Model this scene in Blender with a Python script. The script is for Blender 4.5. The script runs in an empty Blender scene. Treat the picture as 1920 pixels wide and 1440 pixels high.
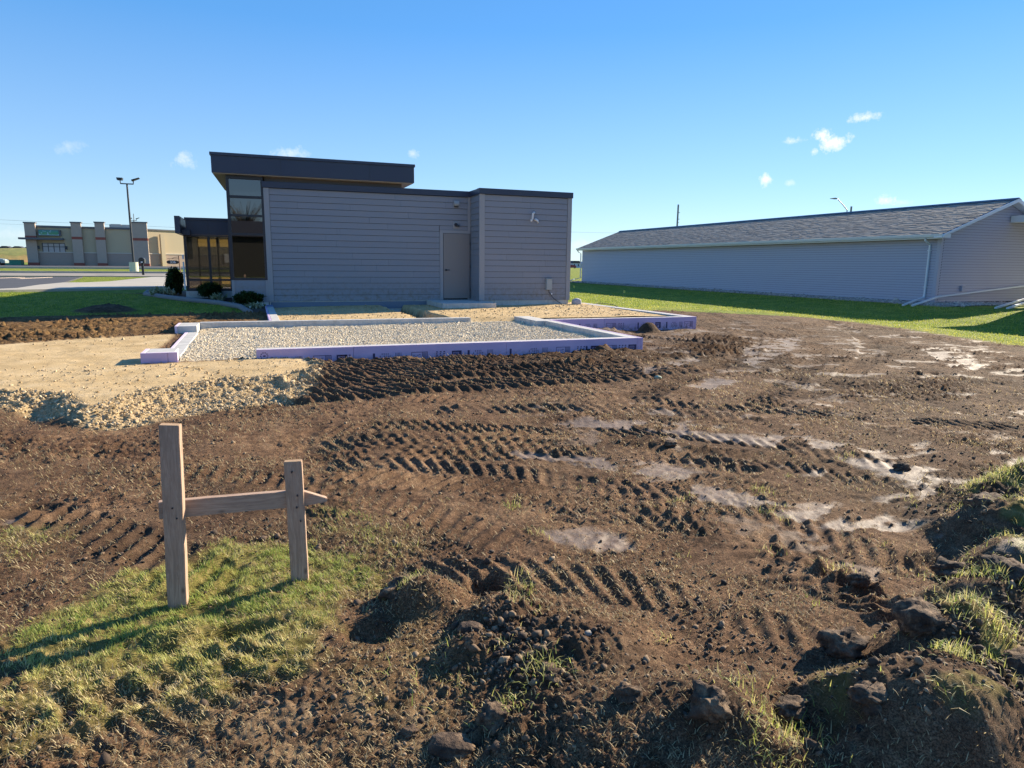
import bpy, bmesh, math
import numpy as np
from mathutils import Matrix, Vector
rng = np.random.default_rng(7)
scene = bpy.context.scene
# ---------------------------------------------------------------- camera
cam_d = bpy.data.cameras.new('camera'); cam = bpy.data.objects.new('camera', cam_d)
scene.collection.objects.link(cam); scene.camera = cam
cam_d.sensor_width = 36.0; cam_d.lens = 1270 / 1920 * 36; cam_d.clip_end = 6000; cam_d.clip_start = 0.05
FW = Vector((0.35075302, 0.9202183, -0.17369686)); RT = Vector((0.93506399, -0.35430287, 0.01117195)); DN = Vector((-0.05126066, -0.16633628, -0.9847358))
cam.matrix_world = Matrix(((RT.x, -DN.x, -FW.x, 0), (RT.y, -DN.y, -FW.y, 0), (RT.z, -DN.z, -FW.z, 1.15), (0, 0, 0, 1)))
# ---------------------------------------------------------------- sun, sky, exposure
SUN = Vector((2.2, 0.8, 1.0)).normalized()
EXPO = 1.36
sd = bpy.data.lights.new('sun', 'SUN'); sd.energy = 4.5; sd.angle = math.radians(0.53); sd.color = (1.0, 0.87, 0.67)
so = bpy.data.objects.new('sun', sd); scene.collection.objects.link(so); so.location = (30, 10, 40)
so.rotation_euler = SUN.to_track_quat('Z', 'Y').to_euler()
world = bpy.data.worlds.new('World'); scene.world = world; world.use_nodes = True
wn = world.node_tree.nodes; wl = world.node_tree.links; wn.clear()
wo = wn.new('ShaderNodeOutputWorld'); bg = wn.new('ShaderNodeBackground'); wl.new(bg.outputs[0], wo.inputs[0])
sky = wn.new('ShaderNodeTexSky'); sky.sky_type = 'NISHITA'; sky.sun_disc = False
sky.sun_elevation = math.asin(SUN.z); sky.sun_rotation = math.atan2(SUN.x, SUN.y)
sky.altitude = 250; sky.air_density = 1.0; sky.dust_density = 0.0; sky.ozone_density = 2.5
bg.inputs[1].default_value = 0.052
tc = wn.new('ShaderNodeTexCoord'); sat = wn.new('ShaderNodeHueSaturation'); sat.inputs['Saturation'].default_value = 1.12
wl.new(sky.outputs[0], sat.inputs['Color'])
tint = wn.new('ShaderNodeMix'); tint.data_type = 'RGBA'; tint.blend_type = 'MULTIPLY'; tint.inputs[0].default_value = 1; wl.new(sat.outputs[0], tint.inputs[6]); tint.inputs[7].default_value = (.74, .93, 1.20, 1)
sepd = wn.new('ShaderNodeSeparateXYZ'); wl.new(tc.outputs['Generated'], sepd.inputs[0]); gr_ = wn.new('ShaderNodeValToRGB'); wl.new(sepd.outputs[2], gr_.inputs[0])
for i_, (p_, c_) in enumerate([(0.0, (6.3, 7.8, 9.0)), (.12, (3.8, 6.2, 9.0)), (.30, (1.2, 4.1, 8.6)), (.6, (.4, 2.4, 6.5)), (1, (.45, 1.7, 5.0))]):
    el = gr_.color_ramp.elements[i_] if i_ < 2 else gr_.color_ramp.elements.new(p_); el.position = p_; el.color = (*c_, 1)
hz_ = wn.new('ShaderNodeMix'); hz_.data_type = 'RGBA'; hz_.inputs[0].default_value = .5; wl.new(tint.outputs[2], hz_.inputs[6]); wl.new(gr_.outputs[0], hz_.inputs[7])
cur = hz_.outputs[2]
cn = wn.new('ShaderNodeTexNoise'); cn.inputs['Scale'].default_value = 75; cn.inputs['Detail'].default_value = 6; cn.inputs['Roughness'].default_value = 0.70
wl.new(tc.outputs['Generated'], cn.inputs['Vector'])
def wmath(op, a, b=None, clamp=False):
    n = wn.new('ShaderNodeMath'); n.operation = op; n.use_clamp = clamp
    for k, v in enumerate((a, b)):
        if v is None: continue
        if isinstance(v, (int, float)): n.inputs[k].default_value = v
        else: wl.new(v, n.inputs[k])
    return n.outputs[0]
def wdot(v):
    n = wn.new('ShaderNodeVectorMath'); n.operation = 'DOT_PRODUCT'; wl.new(tc.outputs['Generated'], n.inputs[0]); n.inputs[1].default_value = v
    return n.outputs['Value']
# small fair-weather clouds: image bearing, half width, half height, opacity
CLOUDS = [(128,275,26,13,.25),(350,300,25,14,.5),(548,287,36,14,.45),(775,289,12,9,.45),(1623,219,27,9,.8),(1560,268,36,18,1),(1540,255,18,12,.9),
          (1489,264,18,8,.55),(1435,338,14,12,.9),(1482,343,10,7,.35),(1660,375,20,11,.8),(1528,283,9,8,.5),(1690,380,16,8,.4),(1100,458,60,10,.25),(30,440,70,14,.2)]
for (u, v, rx, ry, op) in CLOUDS:
    d = (FW * 1270 + RT * (u - 960) + DN * (v - 720)).normalized()
    e1 = Vector((0, 0, 1)).cross(d).normalized(); e2 = d.cross(e1).normalized()
    a = wmath('MULTIPLY', wdot(e1), 1480 / rx); b = wmath('MULTIPLY', wdot(e2), 1480 / ry)
    r = wmath('SQRT', wmath('ADD', wmath('MULTIPLY', a, a), wmath('MULTIPLY', b, b)))
    m = wmath('ADD', wmath('SUBTRACT', 1.0, r), wmath('MULTIPLY', wmath('SUBTRACT', cn.outputs['Fac'], 0.5), 3.4))
    front = wmath('GREATER_THAN', wdot(d), 0.5); op = op*.85
    m = wmath('MULTIPLY', wmath('MULTIPLY', wmath('MULTIPLY', m, .95, True), front), op)
    mx = wn.new('ShaderNodeMix'); mx.data_type = 'RGBA'; wl.new(m, mx.inputs[0]); wl.new(cur, mx.inputs[6]); mx.inputs[7].default_value = (9.6, 9.4, 9.3, 1)
    cur = mx.outputs[2]
wl.new(cur, bg.inputs[0])
vs = scene.view_settings; vs.view_transform = 'Standard'; vs.look = 'None'; vs.gamma = 1; vs.use_curve_mapping = False; vs.exposure = EXPO
# ---------------------------------------------------------------- helpers
COL = scene.collection
def link(o, parent=None):
    COL.objects.link(o)
    if parent is not None: o.parent = parent
    return o
def tag(o, label=None, cat=None, group=None, kind=None):
    if label: o['label'] = label
    if cat: o['category'] = cat
    if group: o['group'] = group
    if kind: o['kind'] = kind
    return o
def empty(name, loc=(0, 0, 0), label=None, cat=None, group=None):
    o = bpy.data.objects.new(name, None); o.empty_display_size = 0.2; COL.objects.link(o); o.location = loc
    return tag(o, label, cat, group)
class MB:
    def __init__(s): s.v = []; s.f = []
    def add(s, vs_, fs):
        n = len(s.v); s.v += [tuple(p) for p in vs_]; s.f += [tuple(i + n for i in f) for f in fs]; return s
    def box(s, x0, x1, y0, y1, z0, z1):
        return s.add([(x0,y0,z0),(x1,y0,z0),(x1,y1,z0),(x0,y1,z0),(x0,y0,z1),(x1,y0,z1),(x1,y1,z1),(x0,y1,z1)],
                     [(0,3,2,1),(4,5,6,7),(0,1,5,4),(1,2,6,5),(2,3,7,6),(3,0,4,7)])
    def prism(s, poly, axis, a0, a1):
        # poly: list of 2D points in the plane normal to axis
        n = len(poly)
        def P(p, a): return (a, p[0], p[1]) if axis == 'x' else ((p[0], a, p[1]) if axis == 'y' else (p[0], p[1], a))
        return s.add([P(p, a0) for p in poly] + [P(p, a1) for p in poly],
                     [tuple(range(n)), tuple(range(2*n-1, n-1, -1))] + [(i, i+n, (i+1) % n + n, (i+1) % n) for i in range(n)])
    def tube(s, pts, r, seg=10, cap=True, sq=False):
        pts = [Vector(p) for p in pts]; rs = r if isinstance(r, (list, tuple)) else [r]*len(pts)
        rings = []; up0 = None
        for i, p in enumerate(pts):
            t = (pts[min(i+1, len(pts)-1)] - pts[max(i-1, 0)]).normalized()
            ref = Vector((0,0,1)) if abs(t.z) < .9 else Vector((0,1,0))
            a = t.cross(ref).normalized(); b = t.cross(a).normalized()
            ring = []
            for k in range(seg):
                an = 2*math.pi*(k+.5)/seg; ring.append(p + (a*math.cos(an) + b*math.sin(an))*rs[i])
            rings.append(ring)
        vs_ = [q for ring in rings for q in ring]; fs = []
        for i in range(len(pts)-1):
            for k in range(seg): fs.append((i*seg+k, i*seg+(k+1) % seg, (i+1)*seg+(k+1) % seg, (i+1)*seg+k))
        if cap: fs += [tuple(range(seg-1, -1, -1)), tuple((len(pts)-1)*seg+k for k in range(seg))]
        return s.add(vs_, fs)
    def build(s, name, mat, parent=None, bevel=0, smooth=False):
        me = bpy.data.meshes.new(name); me.from_pydata(s.v, [], s.f)
        bm = bmesh.new(); bm.from_mesh(me); bmesh.ops.recalc_face_normals(bm, faces=bm.faces)
        if bevel: bmesh.ops.bevel(bm, geom=list(bm.edges), offset=bevel, segments=1, affect='EDGES')
        bm.to_mesh(me); bm.free()
        if smooth: me.polygons.foreach_set('use_smooth', [True]*len(me.polygons))
        me.materials.append(mat); o = bpy.data.objects.new(name, me); link(o, parent); return o
def part(name, mat, parent, *a, bevel=0): return MB().box(*a).build(name, mat, parent, bevel)
def np_mesh(name, v, f, mat, parent=None, smooth=False, attrs=None):
    me = bpy.data.meshes.new(name); v = np.asarray(v, np.float32); f = np.asarray(f, np.int32); k = f.shape[1]
    me.vertices.add(len(v)); me.vertices.foreach_set('co', v.ravel())
    me.loops.add(f.size); me.loops.foreach_set('vertex_index', f.ravel())
    me.polygons.add(len(f)); me.polygons.foreach_set('loop_start', np.arange(0, f.size, k, dtype=np.int32)); 
    me.update(calc_edges=True)
    me.polygons.foreach_set('use_smooth', np.full(len(f), smooth))
    for an, arr in (attrs or {}).items():
        if arr.ndim == 1: at = me.attributes.new(an, 'FLOAT', 'POINT'); at.data.foreach_set('value', arr.astype(np.float32))
        else: at = me.attributes.new(an, 'FLOAT_COLOR', 'POINT'); at.data.foreach_set('color', arr.astype(np.float32).ravel())
    me.materials.append(mat); me.validate(); o = bpy.data.objects.new(name, me); return link(o, parent)
# ---------------------------------------------------------------- materials
class M:
    def __init__(s, name):
        s.m = bpy.data.materials.new(name); s.m.use_nodes = True; s.n = s.m.node_tree.nodes; s.l = s.m.node_tree.links
        s.p = s.n['Principled BSDF']; s.out = s.n['Material Output']; s.tc = s.n.new('ShaderNodeTexCoord')
        s.geo = s.n.new('ShaderNodeNewGeometry')
    def pos(s): return s.geo.outputs['Position']
    def map(s, scale, src=None):
        n = s.n.new('ShaderNodeMapping'); s.l.new(src or s.geo.outputs['Position'], n.inputs[0]); n.inputs['Scale'].default_value = scale if isinstance(scale, tuple) else (scale,)*3; return n.outputs[0]
    def noise(s, scale, detail=4, rough=.55, vec=None, dist=0):
        n = s.n.new('ShaderNodeTexNoise'); s.l.new(vec or s.geo.outputs['Position'], n.inputs['Vector'])
        n.inputs['Scale'].default_value = scale; n.inputs['Detail'].default_value = detail; n.inputs['Roughness'].default_value = rough; n.inputs['Distortion'].default_value = dist
        return n.outputs['Fac']
    def vor(s, scale, vec=None, out='Distance'):
        n = s.n.new('ShaderNodeTexVoronoi'); s.l.new(vec or s.geo.outputs['Position'], n.inputs['Vector']); n.inputs['Scale'].default_value = scale; return n.outputs[out]
    def ramp(s, fac, stops):
        n = s.n.new('ShaderNodeValToRGB'); s.l.new(fac, n.inputs[0]); e = n.color_ramp.elements
        while len(e) < len(stops): e.new(.5)
        for el, (p, c) in zip(e, stops): el.position = p; el.color = (*c, 1) if len(c) == 3 else c
        return n.outputs[0]
    def rng(s, v, a, b, c=0., d=1.):
        n = s.n.new('ShaderNodeMapRange'); s.l.new(v, n.inputs[0])
        for i, x in enumerate((a, b, c, d)): n.inputs[i+1].default_value = x
        return n.outputs[0]
    def math(s, op, a, b=None, clamp=False):
        n = s.n.new('ShaderNodeMath'); n.operation = op; n.use_clamp = clamp
        for k, v in enumerate((a, b)):
            if v is None: continue
            if isinstance(v, (int, float)): n.inputs[k].default_value = v
            else: s.l.new(v, n.inputs[k])
        return n.outputs[0]
    def mix(s, fac, a, b, mode='MIX'):
        n = s.n.new('ShaderNodeMix'); n.data_type = 'RGBA'; n.blend_type = mode
        for k, v in ((0, fac), (6, a), (7, b)):
            if isinstance(v, (int, float)): n.inputs[k].default_value = v
            elif isinstance(v, tuple): n.inputs[k].default_value = (*v, 1) if len(v) == 3 else v
            else: s.l.new(v, n.inputs[k])
        return n.outputs[2]
    def attr(s, name):
        n = s.n.new('ShaderNodeAttribute'); n.attribute_name = name; return n
    def objrand(s):
        return s.n.new('ShaderNodeObjectInfo').outputs['Random']
    def bump(s, h, strength, dist=.01, prev=None):
        n = s.n.new('ShaderNodeBump'); s.l.new(h, n.inputs['Height']); n.inputs['Strength'].default_value = strength; n.inputs['Distance'].default_value = dist
        if prev: s.l.new(prev, n.inputs['Normal'])
        s.l.new(n.outputs[0], s.p.inputs['Normal']); return n.outputs[0]
    def color(s, c):
        if isinstance(c, tuple): s.p.inputs['Base Color'].default_value = (*c, 1)
        else: s.l.new(c, s.p.inputs['Base Color'])
        return s
    def rough(s, r):
        if isinstance(r, (int, float)): s.p.inputs['Roughness'].default_value = r
        else: s.l.new(r, s.p.inputs['Roughness'])
        return s
def paint(name, c, rough=.6, var=.12, scale=3., grain=60, bump=.15, metal=0, streak=False):
    m = M(name); vec = m.map((1, 1, .15)) if streak else None
    a = m.noise(scale, 5, .6, vec); b = m.noise(grain, 3)
    f = m.math('ADD', m.math('MULTIPLY', a, .7), m.math('MULTIPLY', b, .3))
    dk = tuple(x*(1-var) for x in c); lt = tuple(min(1, x*(1+var)) for x in c)
    col = m.ramp(f, [(.3, dk), (.7, lt)])
    r = m.objrand(); col = m.mix(.5, col, m.ramp(r, [(0, tuple(x*(1-var*.6) for x in c)), (1, tuple(min(1, x*(1+var*.6)) for x in c))]))
    m.color(col).rough(m.rng(a, .3, .7, max(0, rough-.08), min(1, rough+.08))); m.p.inputs['Metallic'].default_value = metal
    if bump: m.bump(b, bump, .004)
    return m.m
siding_m = paint('siding_paint', (.245, .25, .278), .55, .07, 1.2, 90, .25)
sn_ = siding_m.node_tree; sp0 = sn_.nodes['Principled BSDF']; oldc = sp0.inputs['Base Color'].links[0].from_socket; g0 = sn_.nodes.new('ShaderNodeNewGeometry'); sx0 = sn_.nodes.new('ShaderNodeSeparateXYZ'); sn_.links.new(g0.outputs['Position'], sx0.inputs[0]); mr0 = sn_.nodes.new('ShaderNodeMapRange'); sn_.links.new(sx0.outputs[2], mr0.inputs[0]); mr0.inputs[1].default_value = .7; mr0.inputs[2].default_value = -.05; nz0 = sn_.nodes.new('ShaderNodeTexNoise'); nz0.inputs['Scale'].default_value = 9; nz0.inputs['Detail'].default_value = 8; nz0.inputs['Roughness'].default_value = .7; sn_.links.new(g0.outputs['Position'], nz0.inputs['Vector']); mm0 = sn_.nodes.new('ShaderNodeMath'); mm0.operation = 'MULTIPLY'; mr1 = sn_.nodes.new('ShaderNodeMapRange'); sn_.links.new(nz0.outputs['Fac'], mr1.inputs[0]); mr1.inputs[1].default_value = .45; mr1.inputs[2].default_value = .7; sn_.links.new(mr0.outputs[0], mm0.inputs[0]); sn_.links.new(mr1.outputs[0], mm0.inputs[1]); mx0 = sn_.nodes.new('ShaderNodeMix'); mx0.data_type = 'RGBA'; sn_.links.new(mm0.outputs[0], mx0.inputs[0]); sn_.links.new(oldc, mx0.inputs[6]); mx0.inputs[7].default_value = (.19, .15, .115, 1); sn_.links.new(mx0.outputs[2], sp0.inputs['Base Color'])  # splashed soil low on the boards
shadegap_m = paint('lap_shade_backing', (.03, .03, .035), .9, .05)  # near-black, so the gaps under the laps draw as shadow lines
trim_m = paint('trim_paint', (.30, .30, .315), .5, .04)
dark_m = paint('dark_metal', (.030, .040, .075), .42, .08, 1.5, 30, .05)
frame_m = paint('window_frame', (.018, .02, .03), .4, .05)
soffit_m = paint('soffit', (.42, .36, .30), .6, .05)
uwall_m = paint('upper_wall', (.14, .12, .115), .6, .06)
door_m = paint('door_paint', (.235, .21, .20), .45, .04, 1.2, 40, .05)
white_m = paint('white_plastic', (.72, .74, .76), .4, .05)
wmetal_m = paint('white_metal', (.66, .70, .72), .4, .05, 2, 30, .05)
gbox_m = paint('grey_box', (.33, .36, .37), .45, .05)
black_m = paint('black', (.02, .02, .022), .5, .1)
steel_m = paint('galvanised', (.20, .21, .215), .5, .1, 4, 40, .05, .2)
room_m = paint('room', (.03, .03, .032), .8, .1)
def concrete():
    m = M('concrete'); a = m.noise(3.5, 6, .65); b = m.noise(40, 4, .6); s = m.noise(9, 5, .7, m.map((1, 1, .25)))
    c = m.ramp(a, [(.25, (.40, .39, .365)), (.5, (.52, .505, .47)), (.75, (.62, .60, .56))])
    c = m.mix(m.rng(s, .52, .72, 0, .45), c, (.19, .18, .165)); c = m.mix(m.rng(b, .6, .8, 0, .3), c, (.2, .19, .18))
    m.color(c).rough(.85); m.bump(b, .35, .004); return m.m
conc_m = concrete()
def foam():
    m = M('purple_foam'); a = m.noise(2.2, 5, .6); b = m.noise(120, 3); dirt = m.noise(14, 5, .7)
    c = m.ramp(a, [(.3, (.50, .37, .56)), (.7, (.60, .45, .64))])
    sep = m.n.new('ShaderNodeSeparateXYZ'); m.l.new(m.pos(), sep.inputs[0])
    low = m.math('MULTIPLY', m.rng(sep.outputs[2], -.27, -.40, 0, 1), m.rng(dirt, .42, .62, 0, .75))
    c = m.mix(low, c, (.16, .11, .08))
    m.color(c).rough(.7); m.bump(b, .15, .002); return m.m
foam_m = foam()
foamedge_m = paint('foam_edge', (.74, .60, .72), .7, .08, 6, 60)
print_m = paint('foam_print', (.035, .025, .09), .6, .2, 8, 120, 0)
blue_m = paint('blue_membrane', (.10, .19, .38), .6, .1)
def glass(name, tint, refl=1.0):
    m = M(name); m.n.remove(m.p); g = m.n.new('ShaderNodeBsdfGlossy'); g.inputs['Roughness'].default_value = .015; g.inputs['Color'].default_value = (refl, refl, refl, 1)
    t = m.n.new('ShaderNodeBsdfTransparent'); t.inputs['Color'].default_value = (*tint, 1)
    fr = m.n.new('ShaderNodeFresnel'); fr.inputs['IOR'].default_value = 2.1
    mx = m.n.new('ShaderNodeMixShader'); m.l.new(fr.outputs[0], mx.inputs[0]); m.l.new(t.outputs[0], mx.inputs[1]); m.l.new(g.outputs[0], mx.inputs[2])
    m.l.new(mx.outputs[0], m.out.inputs[0]); return m.m
glass_m = glass('tinted_glass', (.24, .24, .24), 1.0)
glassd_m = glass('dark_glass', (.10, .10, .11), 1.0)
def wood():
    m = M('weathered_wood'); tcn = m.tc.outputs['Object']
    g = m.noise(6, 8, .7, m.map((14, 14, 1.1), tcn), 1.2); f = m.noise(60, 4, .6, m.map((6, 6, .25), tcn)); st = m.noise(3, 4, .6, m.map((2.5, 2.5, 1.2), tcn))
    c = m.ramp(g, [(.25, (.24, .15, .10)), (.5, (.43, .29, .205)), (.75, (.56, .41, .30))])
    c = m.mix(m.rng(st, .55, .75, 0, .55), c, (.12, .08, .055)); c = m.mix(m.rng(f, .62, .8, 0, .5), c, (.09, .06, .04))
    k = m.vor(1.0, m.map((9, 9, 4.2), tcn)); c = m.mix(m.rng(k, .02, .10, .85, 0), c, (.035, .022, .015))
    m.color(c).rough(.8); n1 = m.bump(f, .4, .002); m.bump(g, .35, .003, n1); return m.m
wood_m = wood()
endwood_m = paint('cut_end_wood', (.46, .30, .17), .8, .2, 30, 120)
# ---------------------------------------------------------------- ground shape
def sst(x, a, b):
    t = np.clip((x-a)/(b-a), 0, 1); return t*t*(3-2*t)
def zb(x, y):
    L = np.interp(y, [-50,6,10.5,15,20,24.5,36,110,4000], [-.42,-.42,-.38,-.30,-.23,0,.02,.28,.28])
    prof = np.interp(x, [2,6,12,20.5,23.5,27,28.4,40,200], [-.42,-.43,-.52,-.67,-.62,-.36,-.32,-.4,-.45])
    t = sst(y, 3, 11)*(1-sst(y, 56, 90))
    R = -.42*(1-t)+prof*t-.03*sst(y, 56, 90)
    w = sst(x, 3., 10.); return L*(1-w)+R*w
def _h(ix, iy, seed):
    n = (ix.astype(np.int64)*374761393 + iy.astype(np.int64)*668265263 + seed*1442695041) & 0xffffffff
    n = ((n ^ (n >> 13))*1274126177) & 0xffffffff; n = n ^ (n >> 16); n = (n*2246822519) & 0xffffffff; n = n ^ (n >> 15)
    return (n & 0xffff).astype(np.float64)/65535.0
_pr = np.random.default_rng(1234); _PM = np.concatenate([_pr.permutation(1024)]*2).astype(np.int32); _an = _pr.uniform(0, 2*np.pi, 1024); _GX = (np.cos(_an)*1.5).astype(np.float32); _GY = (np.sin(_an)*1.5).astype(np.float32)
def gn(x, y, seed=0):
    x = np.asarray(x); y = np.asarray(y); ix = np.floor(x); iy = np.floor(y); fx = (x-ix).astype(np.float32); fy = (y-iy).astype(np.float32); ix = (ix.astype(np.int32)+seed*57) & 1023; iy = (iy.astype(np.int32)+seed*131) & 1023
    p0 = _PM[ix]; p1 = _PM[ix+1]; iy1 = iy+1
    def g(p, q, dx, dy):
        k = _PM[(p+q) & 1023]; return _GX[k]*dx + _GY[k]*dy
    ux = fx*fx*fx*(fx*(fx*6-15)+10); uy = fy*fy*fy*(fy*(fy*6-15)+10); fx1 = fx-1; fy1 = fy-1
    a = g(p0, iy, fx, fy); b = g(p1, iy, fx1, fy); c = g(p0, iy1, fx, fy1); d = g(p1, iy1, fx1, fy1)
    a += (b-a)*ux; c += (d-c)*ux; return a+(c-a)*uy
def fbm(x, y, f, o=3, seed=0, ga=.5):
    s = 0; a = 1; t = 0
    for k in range(o): s = s + a*gn(x*f*2**k+k*17.3, y*f*2**k-k*9.1, seed+k*31); t += a; a *= ga
    return s/t
def worley(x, y, f, seed=0):
    # distance to the nearest jittered point: rounded lumps
    x = x*f; y = y*f; ix = np.floor(x).astype(np.int64); iy = np.floor(y).astype(np.int64); best = np.full(x.shape, 9.)
    for dx in (-1, 0, 1):
        for dy in (-1, 0, 1):
            px = ix+dx+_h(ix+dx, iy+dy, seed); py = iy+dy+_h(ix+dx, iy+dy, seed+77)
            best = np.minimum(best, (x-px)**2+(y-py)**2)
    return np.sqrt(best)
Z = {}
Z["SAND"]=[(-4.03,13.70),(-3.23,14.28),(-2.19,14.74),(-1.41,14.85),(-1.11,13.02),(-1.44,12.08),(-1.03,10.11),(-0.01,10.54),(0.58,10.38),(0.74,9.61),(0.51,9.22),(-0.02,9.12),(-0.51,9.02),(-1.06,8.60),(-1.37,8.18),(-1.56,7.74),(-1.77,8.18),(-1.91,8.53),(-2.35,8.82),(-2.68,8.91)]
Z["SLOPE"]=[(-2.85,9.50),(-1.95,9.06),(-1.66,8.24),(-1.13,9.16),(-0.02,9.71),(0.57,10.30),(0.87,10.22),(0.65,8.94),(0.46,8.01),(-0.03,7.80),(-0.46,7.71),(-0.79,7.45),(-1.14,7.21),(-1.60,7.29),(-2.04,7.89),(-2.55,8.43)]
Z["PIT"]=[(-2.40,8.97),(-2.07,9.09),(-1.65,8.16),(-1.56,7.55),(-1.86,7.71),(-2.24,8.34)]
Z["LAWN_R"]=[(12.01,25.18),(12.21,22.60),(12.98,21.22),(16.27,24.89),(16.94,23.56),(18.08,23.30),(18.95,21.46),(18.97,17.37),(18.57,15.01),(17.11,11.57),(16.73,10.44),(13.90,7.07)]
Z["DIRT_L"]=[(-5.67,19.44),(-3.53,19.94),(-0.75,19.78),(0.42,20.71)]
Z["MOUND_L"]=[(-4.32,20.62),(-4.35,21.73),(-3.33,21.89),(-2.82,20.21),(-3.48,19.62)]
Z["W1"]=[(5.19,8.59),(6.30,9.40),(7.40,10.05),(7.03,9.47),(5.80,8.65),(5.19,8.26)]
Z["W2"]=[(9.36,11.22),(11.34,12.78),(12.92,13.25),(10.31,10.82),(8.69,9.62),(7.46,8.59),(7.56,9.07)]
Z["W3"]=[(14.62,13.38),(13.42,11.96),(10.45,9.32),(10.83,9.84)]
Z["W4"]=[(6.13,5.99),(6.81,6.12),(6.51,5.81),(6.04,5.70)]
Z["W5"]=[(2.79,6.09),(3.20,6.19),(3.91,5.78),(4.62,5.03),(5.08,4.40),(5.17,4.10),(4.73,4.19),(4.12,4.82),(3.43,5.51),(2.78,5.95)]
Z["W6"]=[(4.51,4.21),(4.95,3.87),(5.04,3.56),(4.63,3.60),(4.48,3.96)]
Z["W7"]=[(1.96,5.26),(2.58,4.96),(3.07,4.50),(3.20,4.13),(2.91,4.06),(2.41,4.63),(1.99,4.96)]
Z["W8"]=[(3.01,3.37),(3.65,3.37),(3.94,3.03),(3.92,2.79),(3.44,2.84),(3.18,3.08)]
Z["W9"]=[(1.49,3.44),(1.81,3.46),(1.99,3.26),(1.95,3.05),(1.69,3.09),(1.53,3.30)]
Z["W10"]=[(5.24,7.54),(6.33,8.06),(6.29,7.60),(5.47,7.16)]
Z["W11"]=[(4.49,3.76),(4.79,3.73),(4.90,3.41),(4.58,3.39)]
Z["W12"]=[(13.23,10.38),(14.79,10.70),(11.60,7.69),(10.38,7.36)]
Z["W13"]=[(-1.53,4.85),(-1.26,4.80),(-1.28,4.59),(-1.47,4.62)]
Z["W14"]=[(2.70,4.23),(3.04,3.98),(3.31,3.41),(3.00,3.46),(2.68,3.85)]
Z["G1"]=[(-1.09,3.29),(-0.91,3.52),(-0.70,3.78),(-0.41,3.89),(-0.20,3.99),(0.12,3.90),(0.33,3.68),(0.50,3.46),(0.57,3.21),(0.50,3.08),(0.33,2.98),(0.23,2.72),(0.11,2.45),(-0.14,2.44),(-0.38,2.42),(-0.62,2.40),(-0.83,2.37)]
Z["G2"]=[(-1.49,4.67),(-1.31,4.61),(-1.07,4.40),(-1.13,4.18),(-1.35,4.18)]
Z["G3"]=[(0.20,4.32),(0.49,4.27),(0.79,3.58),(0.68,3.33),(0.40,3.72)]
Z["G4"]=[(0.53,2.85),(0.76,2.62),(0.71,2.17),(0.41,2.06),(0.22,2.25),(0.26,2.59)]
Z["B1"]=[(-0.38,2.40),(0.20,2.39),(0.67,2.05),(0.53,1.83),(-0.51,2.21)]
Z["HUMP"]=[(4.05,3.05),(4.64,3.18),(5.34,3.19),(5.73,3.13),(2.36,1.16),(1.88,1.34),(1.77,1.54),(1.84,1.76),(2.39,1.78),(2.85,2.03),(3.44,2.22),(3.87,2.59),(3.87,2.90)]
Z["MND"]=[(0.79,2.62),(1.03,2.67),(1.27,2.40),(1.46,2.08),(1.62,1.74),(1.65,1.42),(0.59,1.81),(0.72,2.01),(0.73,2.30)]
Z["TA"]=[(0.57,10.30),(1.65,10.27),(3.34,10.20),(5.32,10.37),(8.30,11.46),(10.34,13.27)]
Z["TB"]=[(0.55,8.89),(1.42,8.87),(2.56,9.02),(4.23,9.09),(5.55,9.32)]
Z["TC"]=[(0.55,8.08),(1.42,8.05),(2.37,8.13),(3.74,8.20),(5.01,8.40),(6.30,8.81)]
Z["TD"]=[(1.78,6.89),(2.51,6.74),(3.37,6.53),(4.17,6.18),(4.79,5.63)]
Z["TE"]=[(1.02,6.42),(1.99,6.07),(2.94,5.67),(3.80,5.17),(4.43,4.49),(4.82,3.76)]
Z["TF"]=[(1.13,5.45),(1.93,5.18),(2.47,4.75),(3.02,4.08),(3.47,3.58),(4.03,3.11)]
Z["TG"]=[(2.22,4.26),(2.64,3.86),(2.97,3.42),(3.18,2.92),(3.27,2.49)]
Z["TH"]=[(4.31,6.95),(5.83,8.14),(7.83,9.71),(10.48,12.31),(13.36,15.97),(16.08,21.34)]
Z["TI"]=[(5.75,6.04),(7.98,7.40),(10.72,9.43),(14.06,12.50),(17.83,17.18)]
Z["TJ"]=[(-1.37,4.87),(-0.87,4.33),(-0.42,3.72),(-0.21,3.39)]
Z["TK"]=[(-0.76,2.63),(-0.50,2.67),(-0.18,2.73),(0.20,2.83)]
Z["TL"]=[(0.64,3.15),(1.14,3.04),(1.60,2.75),(1.93,2.35),(2.13,2.00)]
Z["TM"]=[(13.55,20.70),(13.19,18.31),(10.66,13.48),(8.64,10.57)]
Z["lawnL_far"]=[(-8.57,29.74),(-7.37,31.70),(-6.77,31.67),(-4.36,31.56),(-2.62,32.07)]
Z["CONC"]=[(-8.08,29.71),(-8.11,34.09),(-8.08,36.82),(-7.28,36.83),(-6.56,38.36),(-7.43,49.73),(-5.79,56.29),(-4.16,47.57),(-2.68,31.48),(-6.28,29.11),(-7.71,28.33)]
Z["GREENI"]=[(-8.40,38.31),(-9.50,46.88),(-8.59,49.55),(-5.29,53.05),(-7.05,47.20),(-6.56,38.36),(-7.28,36.83)]
Z["STREET"]=[(-16.38,57.22),(-5.61,60.16),(-4.83,51.60),(-13.62,47.51)]
Z["ASPH"]=[(-13.62,47.51),(-9.61,48.09),(-8.40,38.31),(-8.11,34.09),(-8.08,29.71),(-8.18,28.37)]
Z["STRIP"]=[(-23.05,80.72),(-7.61,81.84),(-5.80,62.22),(-17.38,60.76)]
Z["LOT"]=[(-32.71,114.72),(-10.48,113.07),(-7.96,85.70),(-24.03,84.18)]
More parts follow.
